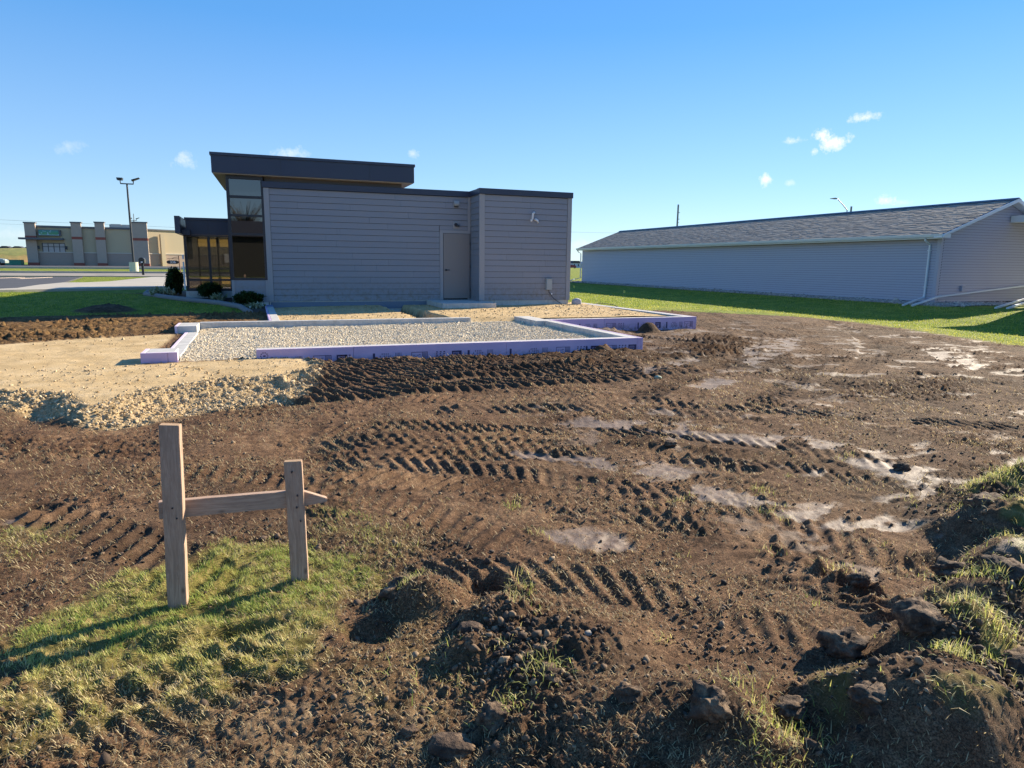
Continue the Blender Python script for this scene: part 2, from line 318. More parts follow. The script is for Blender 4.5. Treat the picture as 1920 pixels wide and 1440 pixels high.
Z["marks"]=[(-13.00,45.32),(-12.91,46.44),(-12.06,43.35),(-11.57,46.61),(-11.26,47.85),(-10.56,44.51)]
Z["BED"]=[(-3.48,27.97),(-2.82,24.73),(-2.24,23.41),(-1.13,22.25),(-0.51,21.07),(0.28,17.74),(0.58,23.70),(-0.74,24.49),(-2.46,28.82),(-3.45,30.41)]
Z["TN"]=[(0.50,5.30),(1.22,5.06),(1.76,4.70),(2.24,4.13),(2.60,3.49),(2.76,2.82),(2.74,2.35)]
Z["TO"]=[(0.48,5.93),(1.39,5.77),(2.25,5.35),(3.01,4.82),(3.57,4.15)]
Z["TP"]=[(4.18,6.99),(4.78,6.34),(5.54,5.66),(6.33,5.00),(7.18,4.47)]
Z["TQ"]=[(8.46,13.32),(8.86,12.44),(8.35,11.02),(7.11,9.80)]
Z["TR"]=[(-0.73,5.60),(0.02,5.07),(0.69,4.42),(1.07,3.78),(1.26,3.27)]
Z["TS"]=[(1.75,3.64),(2.20,3.49),(2.64,3.02),(2.83,2.57),(2.80,2.15)]
Z['FIN'] = [(-1.1,10.9),(6.5,10.9),(6.5,15.0),(10.7,15.1),(10.7,22.3),(.42,22.3),(.42,16.1),(-1.1,15.9)]
Z['LAWN_R'] += [(13.9,5),(60,5),(60,120),(12.01,120),(11.0,25.5),(10.9,22.0),(11.6,21.2)]
Z['LAWN_L'] = [(-60,17.5),(-12,18.6)] + Z['DIRT_L'] + [(.45,22),(.4,24),(-60,60)]
Z['DIRTL'] = [(-12,18.8),(-5.67,19.5),(-3.5,19.9),(-.75,19.8),(.3,20.4),(.32,15.6),(-1.2,15.4),(-2.19,14.9),(-3.2,14.4),(-4.0,13.8),(-12,12)]
Z['SAND'] = [p for p in Z['SAND'] if not (p[0] > -1.45 and p[1] > 10.2 and p[1] < 14.9)]
Z['SAND'] = [(-1.52,14.85),(-1.52,10.6),(-1.0,10.72),(0.0,10.72),(.62,10.72),(.78,9.95),(.55,9.35),(-.02,9.12),(-.51,9.02),(-1.06,8.6),(-1.37,8.18),(-1.56,7.74),(-1.77,8.18),(-1.91,8.53),(-2.35,8.82),(-2.68,8.91),(-4.2,9.0),(-12,9.5),(-12,11.8),(-4.03,13.8),(-3.23,14.35),(-2.19,14.8)]
def sdf(name, x, y, soft=1.0):
    P = np.array(Z[name]); out = np.full(x.shape, -9.0)
    bb = (x > P[:,0].min()-soft) & (x < P[:,0].max()+soft) & (y > P[:,1].min()-soft) & (y < P[:,1].max()+soft)
    if not bb.any(): return out
    X = x[bb]; Y = y[bb]; d = np.full(X.shape, 1e9); ins = np.zeros(X.shape, bool)
    for i in range(len(P)):
        ax, ay = P[i]; bx, by = P[(i+1) % len(P)]; ex, ey = bx-ax, by-ay
        t = np.clip(((X-ax)*ex+(Y-ay)*ey)/(ex*ex+ey*ey+1e-12), 0, 1)
        d = np.minimum(d, (X-ax-t*ex)**2+(Y-ay-t*ey)**2)
        c = ((ay > Y) != (by > Y)); xi = ax + (Y-ay)/(by-ay+1e-12)*ex; ins ^= (c & (X < xi))
    d = np.sqrt(d); out[bb] = np.where(ins, d, -d); return out
def track(name, x, y, w):
    P = np.array(Z[name]); S = np.zeros(x.shape); T = np.full(x.shape, 9.); acc = 0
    bb = (x > P[:,0].min()-w) & (x < P[:,0].max()+w) & (y > P[:,1].min()-w) & (y < P[:,1].max()+w)
    if not bb.any(): return S, T
    X = x[bb]; Y = y[bb]; cd = np.full(X.shape, 9.)
    for a, b in zip(P[:-1], P[1:]):
        e = b-a; t = np.clip(((X-a[0])*e[0]+(Y-a[1])*e[1])/(e@e), 0, 1); cd = np.minimum(cd, (X-a[0]-t*e[0])**2+(Y-a[1]-t*e[1])**2)
    ii = np.where(bb)[0][cd < (w+.15)**2]
    if not len(ii): return S, T
    bb = ii; X = x[ii]; Y = y[ii]; s0 = np.zeros(X.shape); t0 = np.full(X.shape, 9.)
    # resample as a smooth curve
    k = np.linspace(0, len(P)-1, 4*len(P)); i = np.minimum(k.astype(int), len(P)-2); f = (k-i)[:,None]
    p0 = P[np.maximum(i-1, 0)]; p1 = P[i]; p2 = P[i+1]; p3 = P[np.minimum(i+2, len(P)-1)]
    Q = .5*((2*p1)+(-p0+p2)*f+(2*p0-5*p1+4*p2-p3)*f**2+(-p0+3*p1-3*p2+p3)*f**3)
    for a, b in zip(Q[:-1], Q[1:]):
        e = b-a; L = math.hypot(*e)
        if L < 1e-6: continue
        t = ((X-a[0])*e[0]+(Y-a[1])*e[1])/(L*L); tc_ = np.clip(t, 0, 1)
        dx = X-a[0]-tc_*e[0]; dy = Y-a[1]-tc_*e[1]; sg = np.sign(dx*(-e[1])+dy*e[0]); d = np.hypot(dx, dy)
        up = d < np.abs(t0); t0 = np.where(up, d*np.where(sg == 0, 1, sg), t0); s0 = np.where(up, acc+tc_*L, s0); acc += L
    S[bb] = s0; T[bb] = t0; return S, T
# name, half width, lug pitch, lug height, sink, skew, smear
TRACKS = [('TA',.33,.17,.085,.0,.8),('TA2',.33,.17,.085,.0,.8),('TB',.34,.17,.09,.0,.7),('TC',.32,.17,.085,.0,.6),('TD',.2,.14,.05,.02,.3),('TE',.17,.125,.05,.03,.6),('TE2',.17,.125,.045,.03,-.6),
          ('TF',.17,.125,.045,.025,-.6),('TG',.15,.13,.04,.02,.7),('TH',.22,.14,.055,.04,.5),('TH2',.2,.16,.04,.03,-.5),('TI',.2,.16,.035,.045,.5),('TJ',.2,.15,.06,.03,.6),('TK',.10,.10,.035,.01,.4),('TK2',.09,.10,.03,.01,.5),('TL',.17,.12,.035,.01,.6),('TM',.25,.17,.04,.03,.4),('TN',.17,.12,.042,.015,.5),('TN2',.17,.12,.04,.01,-.5),('TO',.2,.12,.04,.015,.4),('TO2',.2,.13,.045,.015,-.5),('TP',.2,.135,.05,.02,.5),('TE3',.16,.115,.035,.012,.5),('TD2',.18,.13,.04,.01,-.4),('TP2',.2,.135,.045,.015,-.5),('TQ',.45,.16,.07,.01,.6),('TQ2',.45,.16,.07,.01,.6),('TR',.17,.12,.03,.012,.5),('TS',.16,.12,.035,.01,.6),('TS2',.16,.12,.035,.01,-.6)]
Z['TE3'] = [(p[0]-.05, p[1]-.95) for p in Z['TE']]; Z['TD2'] = [(p[0]-.2, p[1]+.62) for p in Z['TD']]; Z['TP2'] = [(p[0]+.25, p[1]+.75) for p in Z['TP']]; Z['TK2'] = [(p[0]+.1, p[1]-.24) for p in Z['TK']]; Z['TN2'] = [(p[0]-.08, p[1]-.45) for p in Z['TN']]; Z['TO2'] = [(p[0]+.05, p[1]+.5) for p in Z['TO']]; Z['TS2'] = [(p[0]-.12, p[1]-.4) for p in Z['TS']]; Z['TQ2'] = [(p[0]+.5, p[1]-.9) for p in Z['TQ']]
Z['TA2'] = [(p[0]+.1, p[1]-.68) for p in Z['TA']]; Z['TE2'] = [(p[0]-.12, p[1]-.52) for p in Z['TE']]; Z['TH2'] = [(p[0]+1.1, p[1]-.8) for p in Z['TH']]
WETS = ['W%d' % i for i in range(1, 15)]
MOUNDS = [ # x, y, rx, ry, height
 (4.75,2.95,.5,.28,.13),(4.1,2.55,.35,.3,.15),(3.7,2.2,.33,.25,.14),(3.1,1.95,.35,.25,.12),(2.62,1.78,.3,.22,.16),(2.15,1.5,.5,.28,.12),(5.4,2.9,.6,.4,.2),(4.6,2.3,.7,.5,.16),
 (.68,2.88,.17,.14,.12),(.9,2.62,.2,.16,.08),(1.25,2.25,.35,.3,.07),(1.1,1.75,.45,.3,.07),(1.55,1.7,.35,.25,.08),(2.05,1.33,.4,.2,.10),(.72,2.42,.15,.12,.06),(-.36,2.98,.16,.10,.05),
 (1.3,10.6,.3,.10,.07),(2.2,10.6,.4,.10,.06),(3.2,10.6,.3,.10,.04),(4.6,10.6,.4,.10,.06),(5.75,10.6,.22,.10,.09),(6.25,10.6,.2,.1,.05),(9.2,14.62,.32,.2,.24),(7.9,14.5,.6,.2,.07),(10.4,14.7,.6,.2,.06),
 (-3.7,20.9,.75,.7,.16)]
PITS = [(-1.85,8.15,.42,.5,.16),(1.0,2.95,.13,.1,.10),(1.72,1.62,.25,.16,.12),(.4,2.72,.12,.1,.06),(4.35,2.75,.25,.12,.10),(3.35,2.45,.3,.15,.06),(-.1,2.9,.2,.08,.05)]
def ground(x, y, fine=True, masks=True):
    x = np.asarray(x, float); y = np.asarray(y, float); r = np.hypot(x, y)
    z = zb(x, y)
    wx = fbm(x, y, 1.7, 3, 5)*.12; wy = fbm(x, y, 1.7, 3, 9)*.12
    near = 1-sst(r, 4, 9); warpw = .35+.65*sst(r, 2, 12)
    X = x+wx*warpw*1.6; Y = y+wy*warpw*2.2
    fin = sst(sdf('FIN', x, y), -.06, .06)
    sand_d = sdf('SAND', x+wx*.35, y+wy*.35); sand = sst(sand_d, -.10, .04)
    slope = sst(sdf('SLOPE', X, Y), -.12, .10)*(1-sand)
    lawnr = sst(sdf('LAWN_R', x+wx*2.5, y+wy*4, 3), -.3, .3); lawnl = sst(sdf('LAWN_L', x+wx*1.5, y+wy*1.5, 3), -.1, .12)
    dl = sst(sdf('DIRTL', x, y), -.2, .2)*(1-sand)*(1-fin)
    wet = np.zeros(x.shape)
    for w in WETS: wet = np.maximum(wet, sst(sdf(w, x+wx*1.2*warpw, y+wy*1.2*warpw), -.03, .05))
    wn1 = fbm(x*1.0+y*.2, y*1.5, .9, 4, 40); east = sst(x, 4.5, 8)*(1-lawnr)*(1-sst(y, 16, 19))
    wet = np.maximum(wet, sst(wn1, .16, .23)*east*.75); mid = sst(x, 2, 3.5)*(1-sst(r, 7, 9))*sst(r, 3, 4); wet = np.maximum(wet, sst(fbm(x, y*1.6, 1.6, 4, 47), .18, .26)*mid*.8)
    wet = wet*sst(fbm((x+wx)*.8, (y+wy)*1.3, 2.6, 5, 48), -.14, -.02)
    pile = 1-sst(np.hypot((x+3.7+wx)/.85, (y-20.75+wy)/.62), .75, 1.05); lawn = np.maximum(lawnr, lawnl)*(1-pile)
    g1 = sst(sdf('G1', X, Y)+.16*fbm(x, y, 7, 3, 63), -.06, .12); gg = np.zeros(x.shape)
    for w, a in (('G2', .8), ('G3', .45), ('G4', .35)): gg = np.maximum(gg, a*sst(sdf(w, X, Y), -.15, .2))
    patch = sst(fbm(x, y, 5.5, 3, 61), -.02, .25)
    low = sst(y, 2.9, 2.55)  # the nearer half of the grass is torn up
    grass = np.maximum(g1*(1-.75*low*patch), gg*(.35+.65*patch)); hump = sst(sdf('HUMP', X, Y), -.1, .25)
    grass = np.maximum(grass, hump*sst(fbm(x, y, 2.8, 3, 66), .10, .28)*.9)
    mnd = sst(sdf('MND', X, Y), -.1, .2)
    tan = sst(sdf('B1', X, Y), -.2, .2)
    # shapes
    z = z + fbm(x, y, .35, 2, 3)*.05*(1-sst(r, 14, 30)) + fbm(x, y, 1.3, 2, 12)*.035*(1-lawn)*(1-sand)*(1-sst(r, 10, 24))
    for (mx_, my_, rx, ry, h) in MOUNDS:
        q = np.sqrt(((x-mx_+wx*.5)/rx)**2+((y-my_+wy*.5)/ry)**2); z = z + h*(1-sst(q, .15, 1.25))
    for (mx_, my_, rx, ry, h) in PITS:
        q = np.sqrt(((x-mx_+wx*.3)/rx)**2+((y-my_+wy*.3)/ry)**2); z = z - h*(1-sst(q, .4, 1.15))
    rise = sst(sand_d, -.55, .02); z = z*(1-rise*sst(-x, -1.6, -.4)) + (-.29+fbm(x, y, .8, 2, 71)*.02)*rise*sst(-x, -1.6, -.4)
    z = z + hump*.05 + mnd*.035
    flatn = np.zeros(x.shape); dark = np.zeros(x.shape); lug = np.zeros(x.shape)
    if fine:
        bare = (1-sand)*(1-lawn)*(1-wet*.82)*(1-.7*g1)
        for (nm, hw, pitch, hh, sink, skew) in TRACKS:
            S, T = track(nm, x, y, hw+.3)
            if (np.abs(T) > 5).all(): continue
            edge = 1-sst(np.abs(T)+wx*.3, hw*.8, hw*1.15); ph = (S+skew*T)/pitch + .10*gn(S*2, T*2, 91)
            c = .5+.5*np.cos(2*np.pi*ph); c = c**1.25*(.85+.35*gn(x*3, y*3, 92)+.3*gn(x*13, y*13, 94)); bar = c*edge
            m = edge*(.75+.5*np.clip(fbm(x, y, .9, 2, 93)+.1, -.5, .5))*(1-sand)*(1-.65*wet)
            if nm[:2] not in ('TA', 'TB', 'TC'): hh = hh*.85; bk = .62+.38*sst(fbm(x, y, 1.2, 3, 96), -.36, -.05); m = m*bk; bar = bar*bk
            z = z + (bar*hh-sink*edge)*m
            brim = .6*np.exp(-((np.abs(T)-hw*1.1)/.05)**2)*.018*m; z = z+brim
            lug = np.maximum(lug, bar)
            flatn = np.maximum(flatn, edge)
            if nm in ('TA', 'TA2', 'TB', 'TC', 'TJ', 'TM', 'TH', 'TQ', 'TQ2'): dark = np.maximum(dark, ((edge if nm != 'TH' else edge*.7)*(1-.75*bar))*(1-sand))  # dark track soil, with sun-caught lug crests painted paler than the valleys
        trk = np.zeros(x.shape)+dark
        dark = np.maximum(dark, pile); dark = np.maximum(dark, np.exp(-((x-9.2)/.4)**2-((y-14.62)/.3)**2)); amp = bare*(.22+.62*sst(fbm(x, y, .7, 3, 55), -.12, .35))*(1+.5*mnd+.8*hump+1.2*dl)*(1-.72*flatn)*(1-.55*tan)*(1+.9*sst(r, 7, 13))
        n1 = fbm(x+wx*.2, y, 7.5, 3, 21); bl = np.abs(fbm(x, y, 15, 2, 22)); wo1 = worley(x+wx*.3, y+wy*.3, 11, 5); wo2 = worley(x+.3*wx, y, 26, 6)
        z = z + amp*(n1*.030 + (bl-.15)*.030 + sst(wo1, .5, .1)*.022*sst(fbm(x, y, 2.1, 2, 24), .1, .4) + sst(wo2, .5, .1)*.010*sst(fbm(x, y, 4, 2, 27), 0, .3) + fbm(x, y, 34, 3, 23)*.020 + fbm(x, y, 19, 2, 37)*.016)
        z = z + slope*((.5-worley(x, y, 13, 8)).clip(0)*.05 + fbm(x, y, 6, 3, 25)*.04)
        z = z + wet*(fbm(x, y, 14, 3, 26)*.007-.010)
        z = z + g1*.02*fbm(x, y, 12, 2, 28) - .035*grass*0 - low*g1*patch*.02
        z = z + sand*(fbm(x, y, 3, 3, 29)*.008+fbm(x, y, 22, 2, 30)*.002)
        tray = np.abs(fbm(x*.5+y*.1, y*2.2, 1.1, 2, 33)); z = z - sand*np.exp(-(tray/.02)**2)*.008
    z = z*(1-fin) + (-.62)*fin
    fnd = sst(sdf('FOAMW', x, y), -.02, .05) if 'FOAMW' in Z else 0
    return z, dict(grass=grass*(1-sand), wet=wet, sand=sand, gravel=slope, dark=np.maximum(dark, dl*.35), lawn=lawn, tan=tan, loam=np.maximum(mnd, hump), lug=lug, dl=dl)
def gz(x, y): return float(ground(np.array([x]), np.array([y]))[0][0])
# ---------------------------------------------------------------- ground material
def ground_mat():
    m = M('ground_soil'); A = m.attr('ma'); B = m.attr('mb'); C_ = m.attr('mc')
    def ch(a):
        s = m.n.new('ShaderNodeSeparateColor'); m.l.new(a.outputs['Color'], s.inputs[0]); return s.outputs
    grass, wet, sand = ch(A)[0], ch(A)[1], ch(A)[2]; gravel, dark, lawn = ch(B)[0], ch(B)[1], ch(B)[2]; tan, loam, dl = ch(C_)[0], ch(C_)[1], ch(C_)[2]
    n0 = m.noise(1.1, 5, .6); n1 = m.noise(9, 6, .65); n2 = m.noise(45, 6, .75); n3 = m.noise(160, 3, .6)
    f = m.math('ADD', m.math('MULTIPLY', n0, .25), m.math('ADD', m.math('MULTIPLY', n1, .4), m.math('MULTIPLY', n2, .35)))
    mud = m.ramp(f, [(.36, (.030, .018, .010)), (.44, (.115, .061, .034)), (.53, (.235, .133, .075)), (.64, (.46, .295, .170))]); mud = m.mix(m.rng(n3, .56, .42, 0, .75), mud, (.030, .019, .012))  # near-black fine speckle paints small shadows into the mud colour
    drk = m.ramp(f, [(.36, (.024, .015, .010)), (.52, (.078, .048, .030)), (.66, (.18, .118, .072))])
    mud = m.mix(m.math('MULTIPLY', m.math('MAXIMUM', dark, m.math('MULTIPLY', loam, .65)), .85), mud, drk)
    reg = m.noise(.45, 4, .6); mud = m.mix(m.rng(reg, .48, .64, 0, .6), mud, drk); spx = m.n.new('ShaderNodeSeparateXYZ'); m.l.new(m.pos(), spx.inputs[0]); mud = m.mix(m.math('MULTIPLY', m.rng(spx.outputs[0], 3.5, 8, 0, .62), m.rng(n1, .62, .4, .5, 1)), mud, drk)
    # trampled straw and roots in the soil
    st = m.noise(1, 5, .7, m.map((70, 190, 70)), 2.2); st2 = m.noise(1, 4, .7, m.map((210, 80, 90)), 1.8); stm = m.rng(m.math('MAXIMUM', st, st2), .57, .66, 0, 1)
    keep = m.rng(m.noise(2.2, 4, .6), .42, .60, .12, .75); stm = m.math('MULTIPLY', stm, m.math('MULTIPLY', keep, m.math('SUBTRACT', 1.0, m.math('MULTIPLY', dark, .7))))
    mud = m.mix(stm, mud, m.ramp(n3, [(.3, (.26, .17, .09)), (.7, (.50, .355, .205))]))
    tanc = m.ramp(f, [(.38, (.15, .095, .05)), (.6, (.34, .24, .14))]); mud = m.mix(m.math('MULTIPLY', tan, m.rng(n1, .38, .6, .1, .9)), mud, tanc)
    rd = m.ramp(f, [(.36, (.05, .028, .012)), (.5, (.17, .095, .038)), (.64, (.38, .24, .09))]); mud = m.mix(m.math('MULTIPLY', dl, .8), mud, rd)
    wetc = m.ramp(m.noise(6, 5, .6), [(.35, (.135, .092, .066)), (.65, (.22, .160, .122))]); wetc = m.mix(m.rng(m.noise(34, 6, .8), .46, .58, 0, .9), wetc, mud)
    c = m.mix(wet, mud, wetc)
    sandc = m.ramp(m.noise(2.5, 6, .6), [(.3, (.46, .32, .155)), (.55, (.58, .42, .22)), (.75, (.66, .50, .29))])
    sp = m.rng(m.vor(60), .12, .28, .55, 0); sandc = m.mix(m.math('MULTIPLY', sp, m.rng(m.noise(7, 3), .45, .62, 0, 1)), sandc, (.62, .55, .42))
    sandc = m.mix(m.rng(m.noise(1, 4, .6, m.map((.8, 9, 1)), .6), .60, .72, 0, .35), sandc, (.30, .21, .115))
    c = m.mix(sand, c, sandc)
    grv = m.ramp(m.vor(38, out='Color'), [(.2, (.44, .32, .16)), (.8, (.62, .47, .27))]); c = m.mix(m.math('MULTIPLY', gravel, .85), c, grv)
    gr = m.ramp(m.noise(14, 5, .7), [(.3, (.07, .065, .015)), (.5, (.21, .19, .05)), (.68, (.42, .33, .13))]); c = m.mix(m.math('MULTIPLY', grass, .75), c, gr)
    lw = m.noise(1, 6, .75, m.map((3.2, 1.4, 1))); lw2 = m.noise(26, 4, .7)
    lf = m.math('ADD', m.math('MULTIPLY', lw, .6), m.math('MULTIPLY', lw2, .4))
    lc = m.ramp(lf, [(.36, (.075, .12, .015)), (.5, (.19, .24, .03)), (.62, (.36, .34, .08))]); c = m.mix(lawn, c, lc)
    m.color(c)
    ro = m.math('SUBTRACT', .95, m.math('MULTIPLY', wet, .30)); m.rough(m.math('SUBTRACT', ro, m.math('MULTIPLY', m.math('MULTIPLY', dark, m.rng(n1, .55, .65, 0, .2)), 1.)))
    m.l.new(m.math('ADD', .12, m.math('MULTIPLY', wet, .25)), m.p.inputs['Specular IOR Level'])
    rough_amt = m.math('SUBTRACT', 1.0, m.math('MULTIPLY', wet, .8)); h = m.math('MULTIPLY', n2, m.math('MULTIPLY', rough_amt, m.math('SUBTRACT', 1., m.math('MULTIPLY', sand, .7)))); 
    b1 = m.bump(h, .9, .018); h2 = m.math('MULTIPLY', m.math('ADD', n3, m.math('MULTIPLY', stm, .5)), m.math('SUBTRACT', 1.0, m.math('MULTIPLY', wet, .7))); b2 = m.bump(h2, .7, .006, b1)
    m.bump(m.math('MULTIPLY', lf, lawn), 1.0, .06, b2)
    return m.m
ground_m = ground_mat()
def packattrs(k):
    one = np.ones_like(k['grass']); return dict(ma=np.stack([k['grass'], k['wet'], k['sand'], one], 1), mb=np.stack([k['gravel'], k['dark'], k['lawn'], one], 1), mc=np.stack([k['tan'], k['loam'], k['dl'], one], 1))
def gridf(na, nr, wrap=False):
    i, j = np.meshgrid(np.arange(nr-1), np.arange(na if wrap else na-1), indexing='ij'); j2 = (j+1) % na
    return np.stack([i*na+j, i*na+j2, (i+1)*na+j2, (i+1)*na+j], -1).reshape(-1, 4)
A0, A1 = math.radians(-34), math.radians(74)     # bearings from +Y towards +X
rad = 1.15*np.exp(np.arange(0, 900)*.0042); rad = rad[rad < 27.5]; ang = np.linspace(A0, A1, 970)
RR, AA = np.meshgrid(rad, ang, indexing='ij'); gx = (RR*np.sin(AA)).ravel(); gy = (RR*np.cos(AA)).ravel()
zz, kk = ground(gx, gy)
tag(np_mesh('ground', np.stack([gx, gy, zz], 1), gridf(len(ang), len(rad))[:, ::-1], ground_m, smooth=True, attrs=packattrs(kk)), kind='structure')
# the wider land, one coarse disc to the horizon, sunk under the detailed sheet
r2 = np.concatenate([[.01, .5, 1.0, 1.3], np.linspace(3, 24, 12), [26.0, 27.2, 28.5], 30*1.09**np.arange(0, 55)]); a2 = np.linspace(0, 2*np.pi, 360, endpoint=False)
RR, AA = np.meshgrid(r2, a2, indexing='ij'); fx_ = (RR*np.sin(AA)).ravel(); fy_ = (RR*np.cos(AA)).ravel(); fz, fk = ground(fx_, fy_, False)
an = (AA.ravel()+np.pi) % (2*np.pi)-np.pi; inside = (RR.ravel() < 26.5) & (an > A0+.01) & (an < A1-.01); fz = fz-np.where(inside, .7, np.where(RR.ravel() < 28, .03, 0))
fz = fz + sst(RR.ravel(), 500, 3000)*3
fk['lawn'] = np.where(RR.ravel() > 26, 1., fk['lawn'])
tag(np_mesh('field', np.stack([fx_, fy_, fz], 1), gridf(len(a2), len(r2), True)[:, ::-1], ground_m, smooth=True, attrs=packattrs(fk)), kind='structure')
# ---------------------------------------------------------------- office building
OF = empty('office_building', (5, 24, 0), 'grey lap sided office building with flat overhanging dark roof and tall tinted window', 'building')
def P(name, mat, *a, bevel=0, parent=None):
    o = part(name, mat, parent or OF, *a, bevel=bevel); 
    if parent is None: o.matrix_parent_inverse = OF.matrix_world.inverted() if False else Matrix.Translation((-5, -24, 0))
    return o
def under(o, e):  # keep world placement below an empty
    o.parent = e; o.matrix_parent_inverse = Matrix.Translation(e.location).inverted(); return o
def bd(mb, name, mat, e, bevel=0, smooth=False): return under(mb.build(name, mat, None, bevel, smooth), e)
ROW = .1865
def siding_y(x0, x1, y, z0, z1, joints, skip=None, seed=0):
    """lap boards on a wall facing -Y; each board is a part"""
    n = int(round((z1-z0)/ROW)); h = (z1-z0)/n
    for k in range(n):
        za = z0+k*h; zc = za+h; segs = [(x0, x1)]
        js = [j for j in joints(k) if x0+.3 < j < x1-.3]; cuts = [x0]+js+[x1]; segs = list(zip(cuts[:-1], cuts[1:]))
        if skip:
            sx0, sx1, sz0, sz1 = skip; ns = []
            for a, b in segs:
                if zc > sz0 + .02 and za < sz1 - .02:
                    if a < sx0: ns.append((a, min(b, sx0)))
                    if b > sx1: ns.append((max(a, sx1), b))
                    if zc > sz1+.03 and a < sx1 and b > sx0: bd(MB().prism([(y-.030, sz1+.003), (y-.003, sz1+.003), (y-.003, zc-.009), (y-.016, zc-.009)], 'x', max(a, sx0)+.001, min(b, sx1)-.001), 'siding_board', siding_m, OF)
                else: ns.append((a, b))
            segs = ns
        for a, b in segs:
            if b-a < .04: continue
            zt = zc-.009
            mb = MB().prism([(y-.034, za), (y-.003, za), (y-.003, zt), (y-.016, zt)], 'x', a+.0015, b-.0015)
            bd(mb, 'siding_board', siding_m, OF)
jr = np.random.default_rng(3)
joint_tab = {k: sorted(jr.uniform(.9, 6.4, 2)) for k in range(20)}; joint_tab[13] = [3.55]; joint_tab[10] = [2.2]; joint_tab[8] = [1.35]; joint_tab[7] = [3.0]
joint_tabr = {k: [float(jr.uniform(7.6, 9.4))] for k in range(20)}
# backing walls, interior shell
bd(MB().box(.44, 6.88, 22.1, 22.25, -.35, 3.45), 'wall', shadegap_m, OF)
bd(MB().box(6.9, 10.06, 21.1, 21.25, -.35, 3.45), 'wall', shadegap_m, OF)
bd(MB().box(6.9, 7.0, 21.25, 22.25, -.35, 3.45).box(9.96, 10.06, 21.25, 33, -.35, 3.45).box(-.6, .5, 32.9, 33, -.3, 2.75).box(.5, 9.96, 32.9, 33, -.3, 3.45).box(-.6, -.5, 26.6, 32.9, -.3, 2.75), 'wall', trim_m, OF)
bd(MB().box(-.6, .5, 27.2, 33, 2.6, 2.75).box(.5, 10.06, 27.2, 33, 3.35, 3.44).box(.5, 10.06, 22.26, 27.2, 3.3, 3.4), 'flat_roof', dark_m, OF)
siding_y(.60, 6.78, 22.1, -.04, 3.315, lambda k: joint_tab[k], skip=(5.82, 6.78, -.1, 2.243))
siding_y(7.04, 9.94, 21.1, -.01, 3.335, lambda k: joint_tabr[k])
for k in range(18):   # the short return wall facing left
    za = -.04+k*.1864; zt = za+.177
    if zt > 3.33: zt = 3.33
    bd(MB().prism([(6.870, za), (6.897, za), (6.897, zt), (6.887, zt)], 'y', 21.13, 22.07), 'siding_board', siding_m, OF)
for x0, x1, y0, y1, z0, z1 in [(.44,.595,22.05,22.098,-.05,3.315),(6.78,6.868,22.055,22.098,-.04,3.315),(6.86,7.035,21.055,21.098,-.02,3.335),(6.856,6.898,21.0555,21.12,-.02,3.335),(9.945,10.085,21.055,21.098,-.02,3.335),(10.062,10.1,21.065,21.2,-.02,3.335)]:
    bd(MB().box(x0, x1, y0, y1, z0, z1), 'corner_trim', trim_m, OF)
# parapet caps
bd(MB().box(.40, 6.86, 22.02, 22.3, 3.32, 3.50), 'parapet_cap', dark_m, OF, .004)
bd(MB().box(6.84, 10.12, 21.02, 21.3, 3.34, 3.52).box(6.84, 6.99, 21.3, 22.3, 3.34, 3.51).box(9.98, 10.12, 21.3, 33.05, 3.34, 3.52), 'parapet_cap', dark_m, OF, .004)
# exposed concrete base
bd(MB().box(.46, 6.86, 22.09, 22.099, -.5, -.045).box(.46,6.86,22.112,22.2,-.5,-.045), 'concrete_base', conc_m, OF)
bd(MB().box(6.92, 10.05, 21.085, 21.0985, -.5, -.015), 'concrete_base', conc_m, OF)
bd(MB().box(.5, 6.8, 22.083, 22.0885, -.30, -.07), 'base_coating', paint('dark_coating', (.16,.19,.25), .8, .1), OF)
# upper clerestory wall and big flat roof slab
bd(MB().box(.5, 4.62, 22.22, 22.3, 3.44, 3.66).box(4.55, 4.62, 22.3, 27, 3.38, 3.66).box(-.55, -.45, 22.3, 26.6, 2.3, 3.66), 'clerestory_wall', uwall_m, OF)
slab = [(-.93, 21.86), (4.95, 21.86), (4.95, 27.2), (-.75, 27.2)]
bd(MB().prism(slab, 'z', 3.655, 4.13), 'roof_slab', dark_m, OF, .004)
bd(MB().prism([(-.96, 21.83), (4.98, 21.83), (4.98, 27.23), (-.78, 27.23)], 'z', 4.131, 4.215), 'roof_edge_cap', dark_m, OF, .006)
bd(MB().prism([(-.9, 21.89), (4.92, 21.89), (4.92, 27.15), (-.72, 27.15)], 'z', 3.635, 3.652), 'soffit', soffit_m, OF)
for xa in (.95, 3.55):
    bd(MB().box(xa, xa+.008, 21.853, 21.858, 3.66, 4.13), 'fascia_joint', frame_m, OF)
# tall window column
def pane(x0, x1, y, z0, z1, g=None): return bd(MB().box(x0, x1, y, y+.012, z0, z1), 'window_pane', g or glass_m, OF)
fz_ = [(3.06, 3.53), (2.52, 2.99), (1.98, 2.46), (.67, 1.92)]
for z0, z1 in fz_: pane(-.50, .38, 22.14, z0, z1, glassd_m)
for a in [(-.58,-.495,22.08,22.2,.60,3.63),(.375,.44,22.08,22.2,.60,3.63),(-.495,.375,22.08,22.2,3.53,3.63),(-.495,.375,22.08,22.2,2.99,3.06),(-.495,.375,22.08,22.2,2.46,2.52),(-.495,.375,22.08,22.2,1.92,1.98),(-.495,.375,22.08,22.2,.60,.67)]:
    bd(MB().box(*a), 'window_frame', frame_m, OF)
for k in range(4):
    za = -.06+k*.16; bd(MB().prism([(22.076, za), (22.097, za), (22.097, min(za+.17, .598)), (22.09, min(za+.17, .598))], 'x', -.5, .375), 'siding_board', siding_m, OF)
bd(MB().box(-.58, .44, 22.1, 22.2, -.3, .598), 'wall', trim_m, OF)
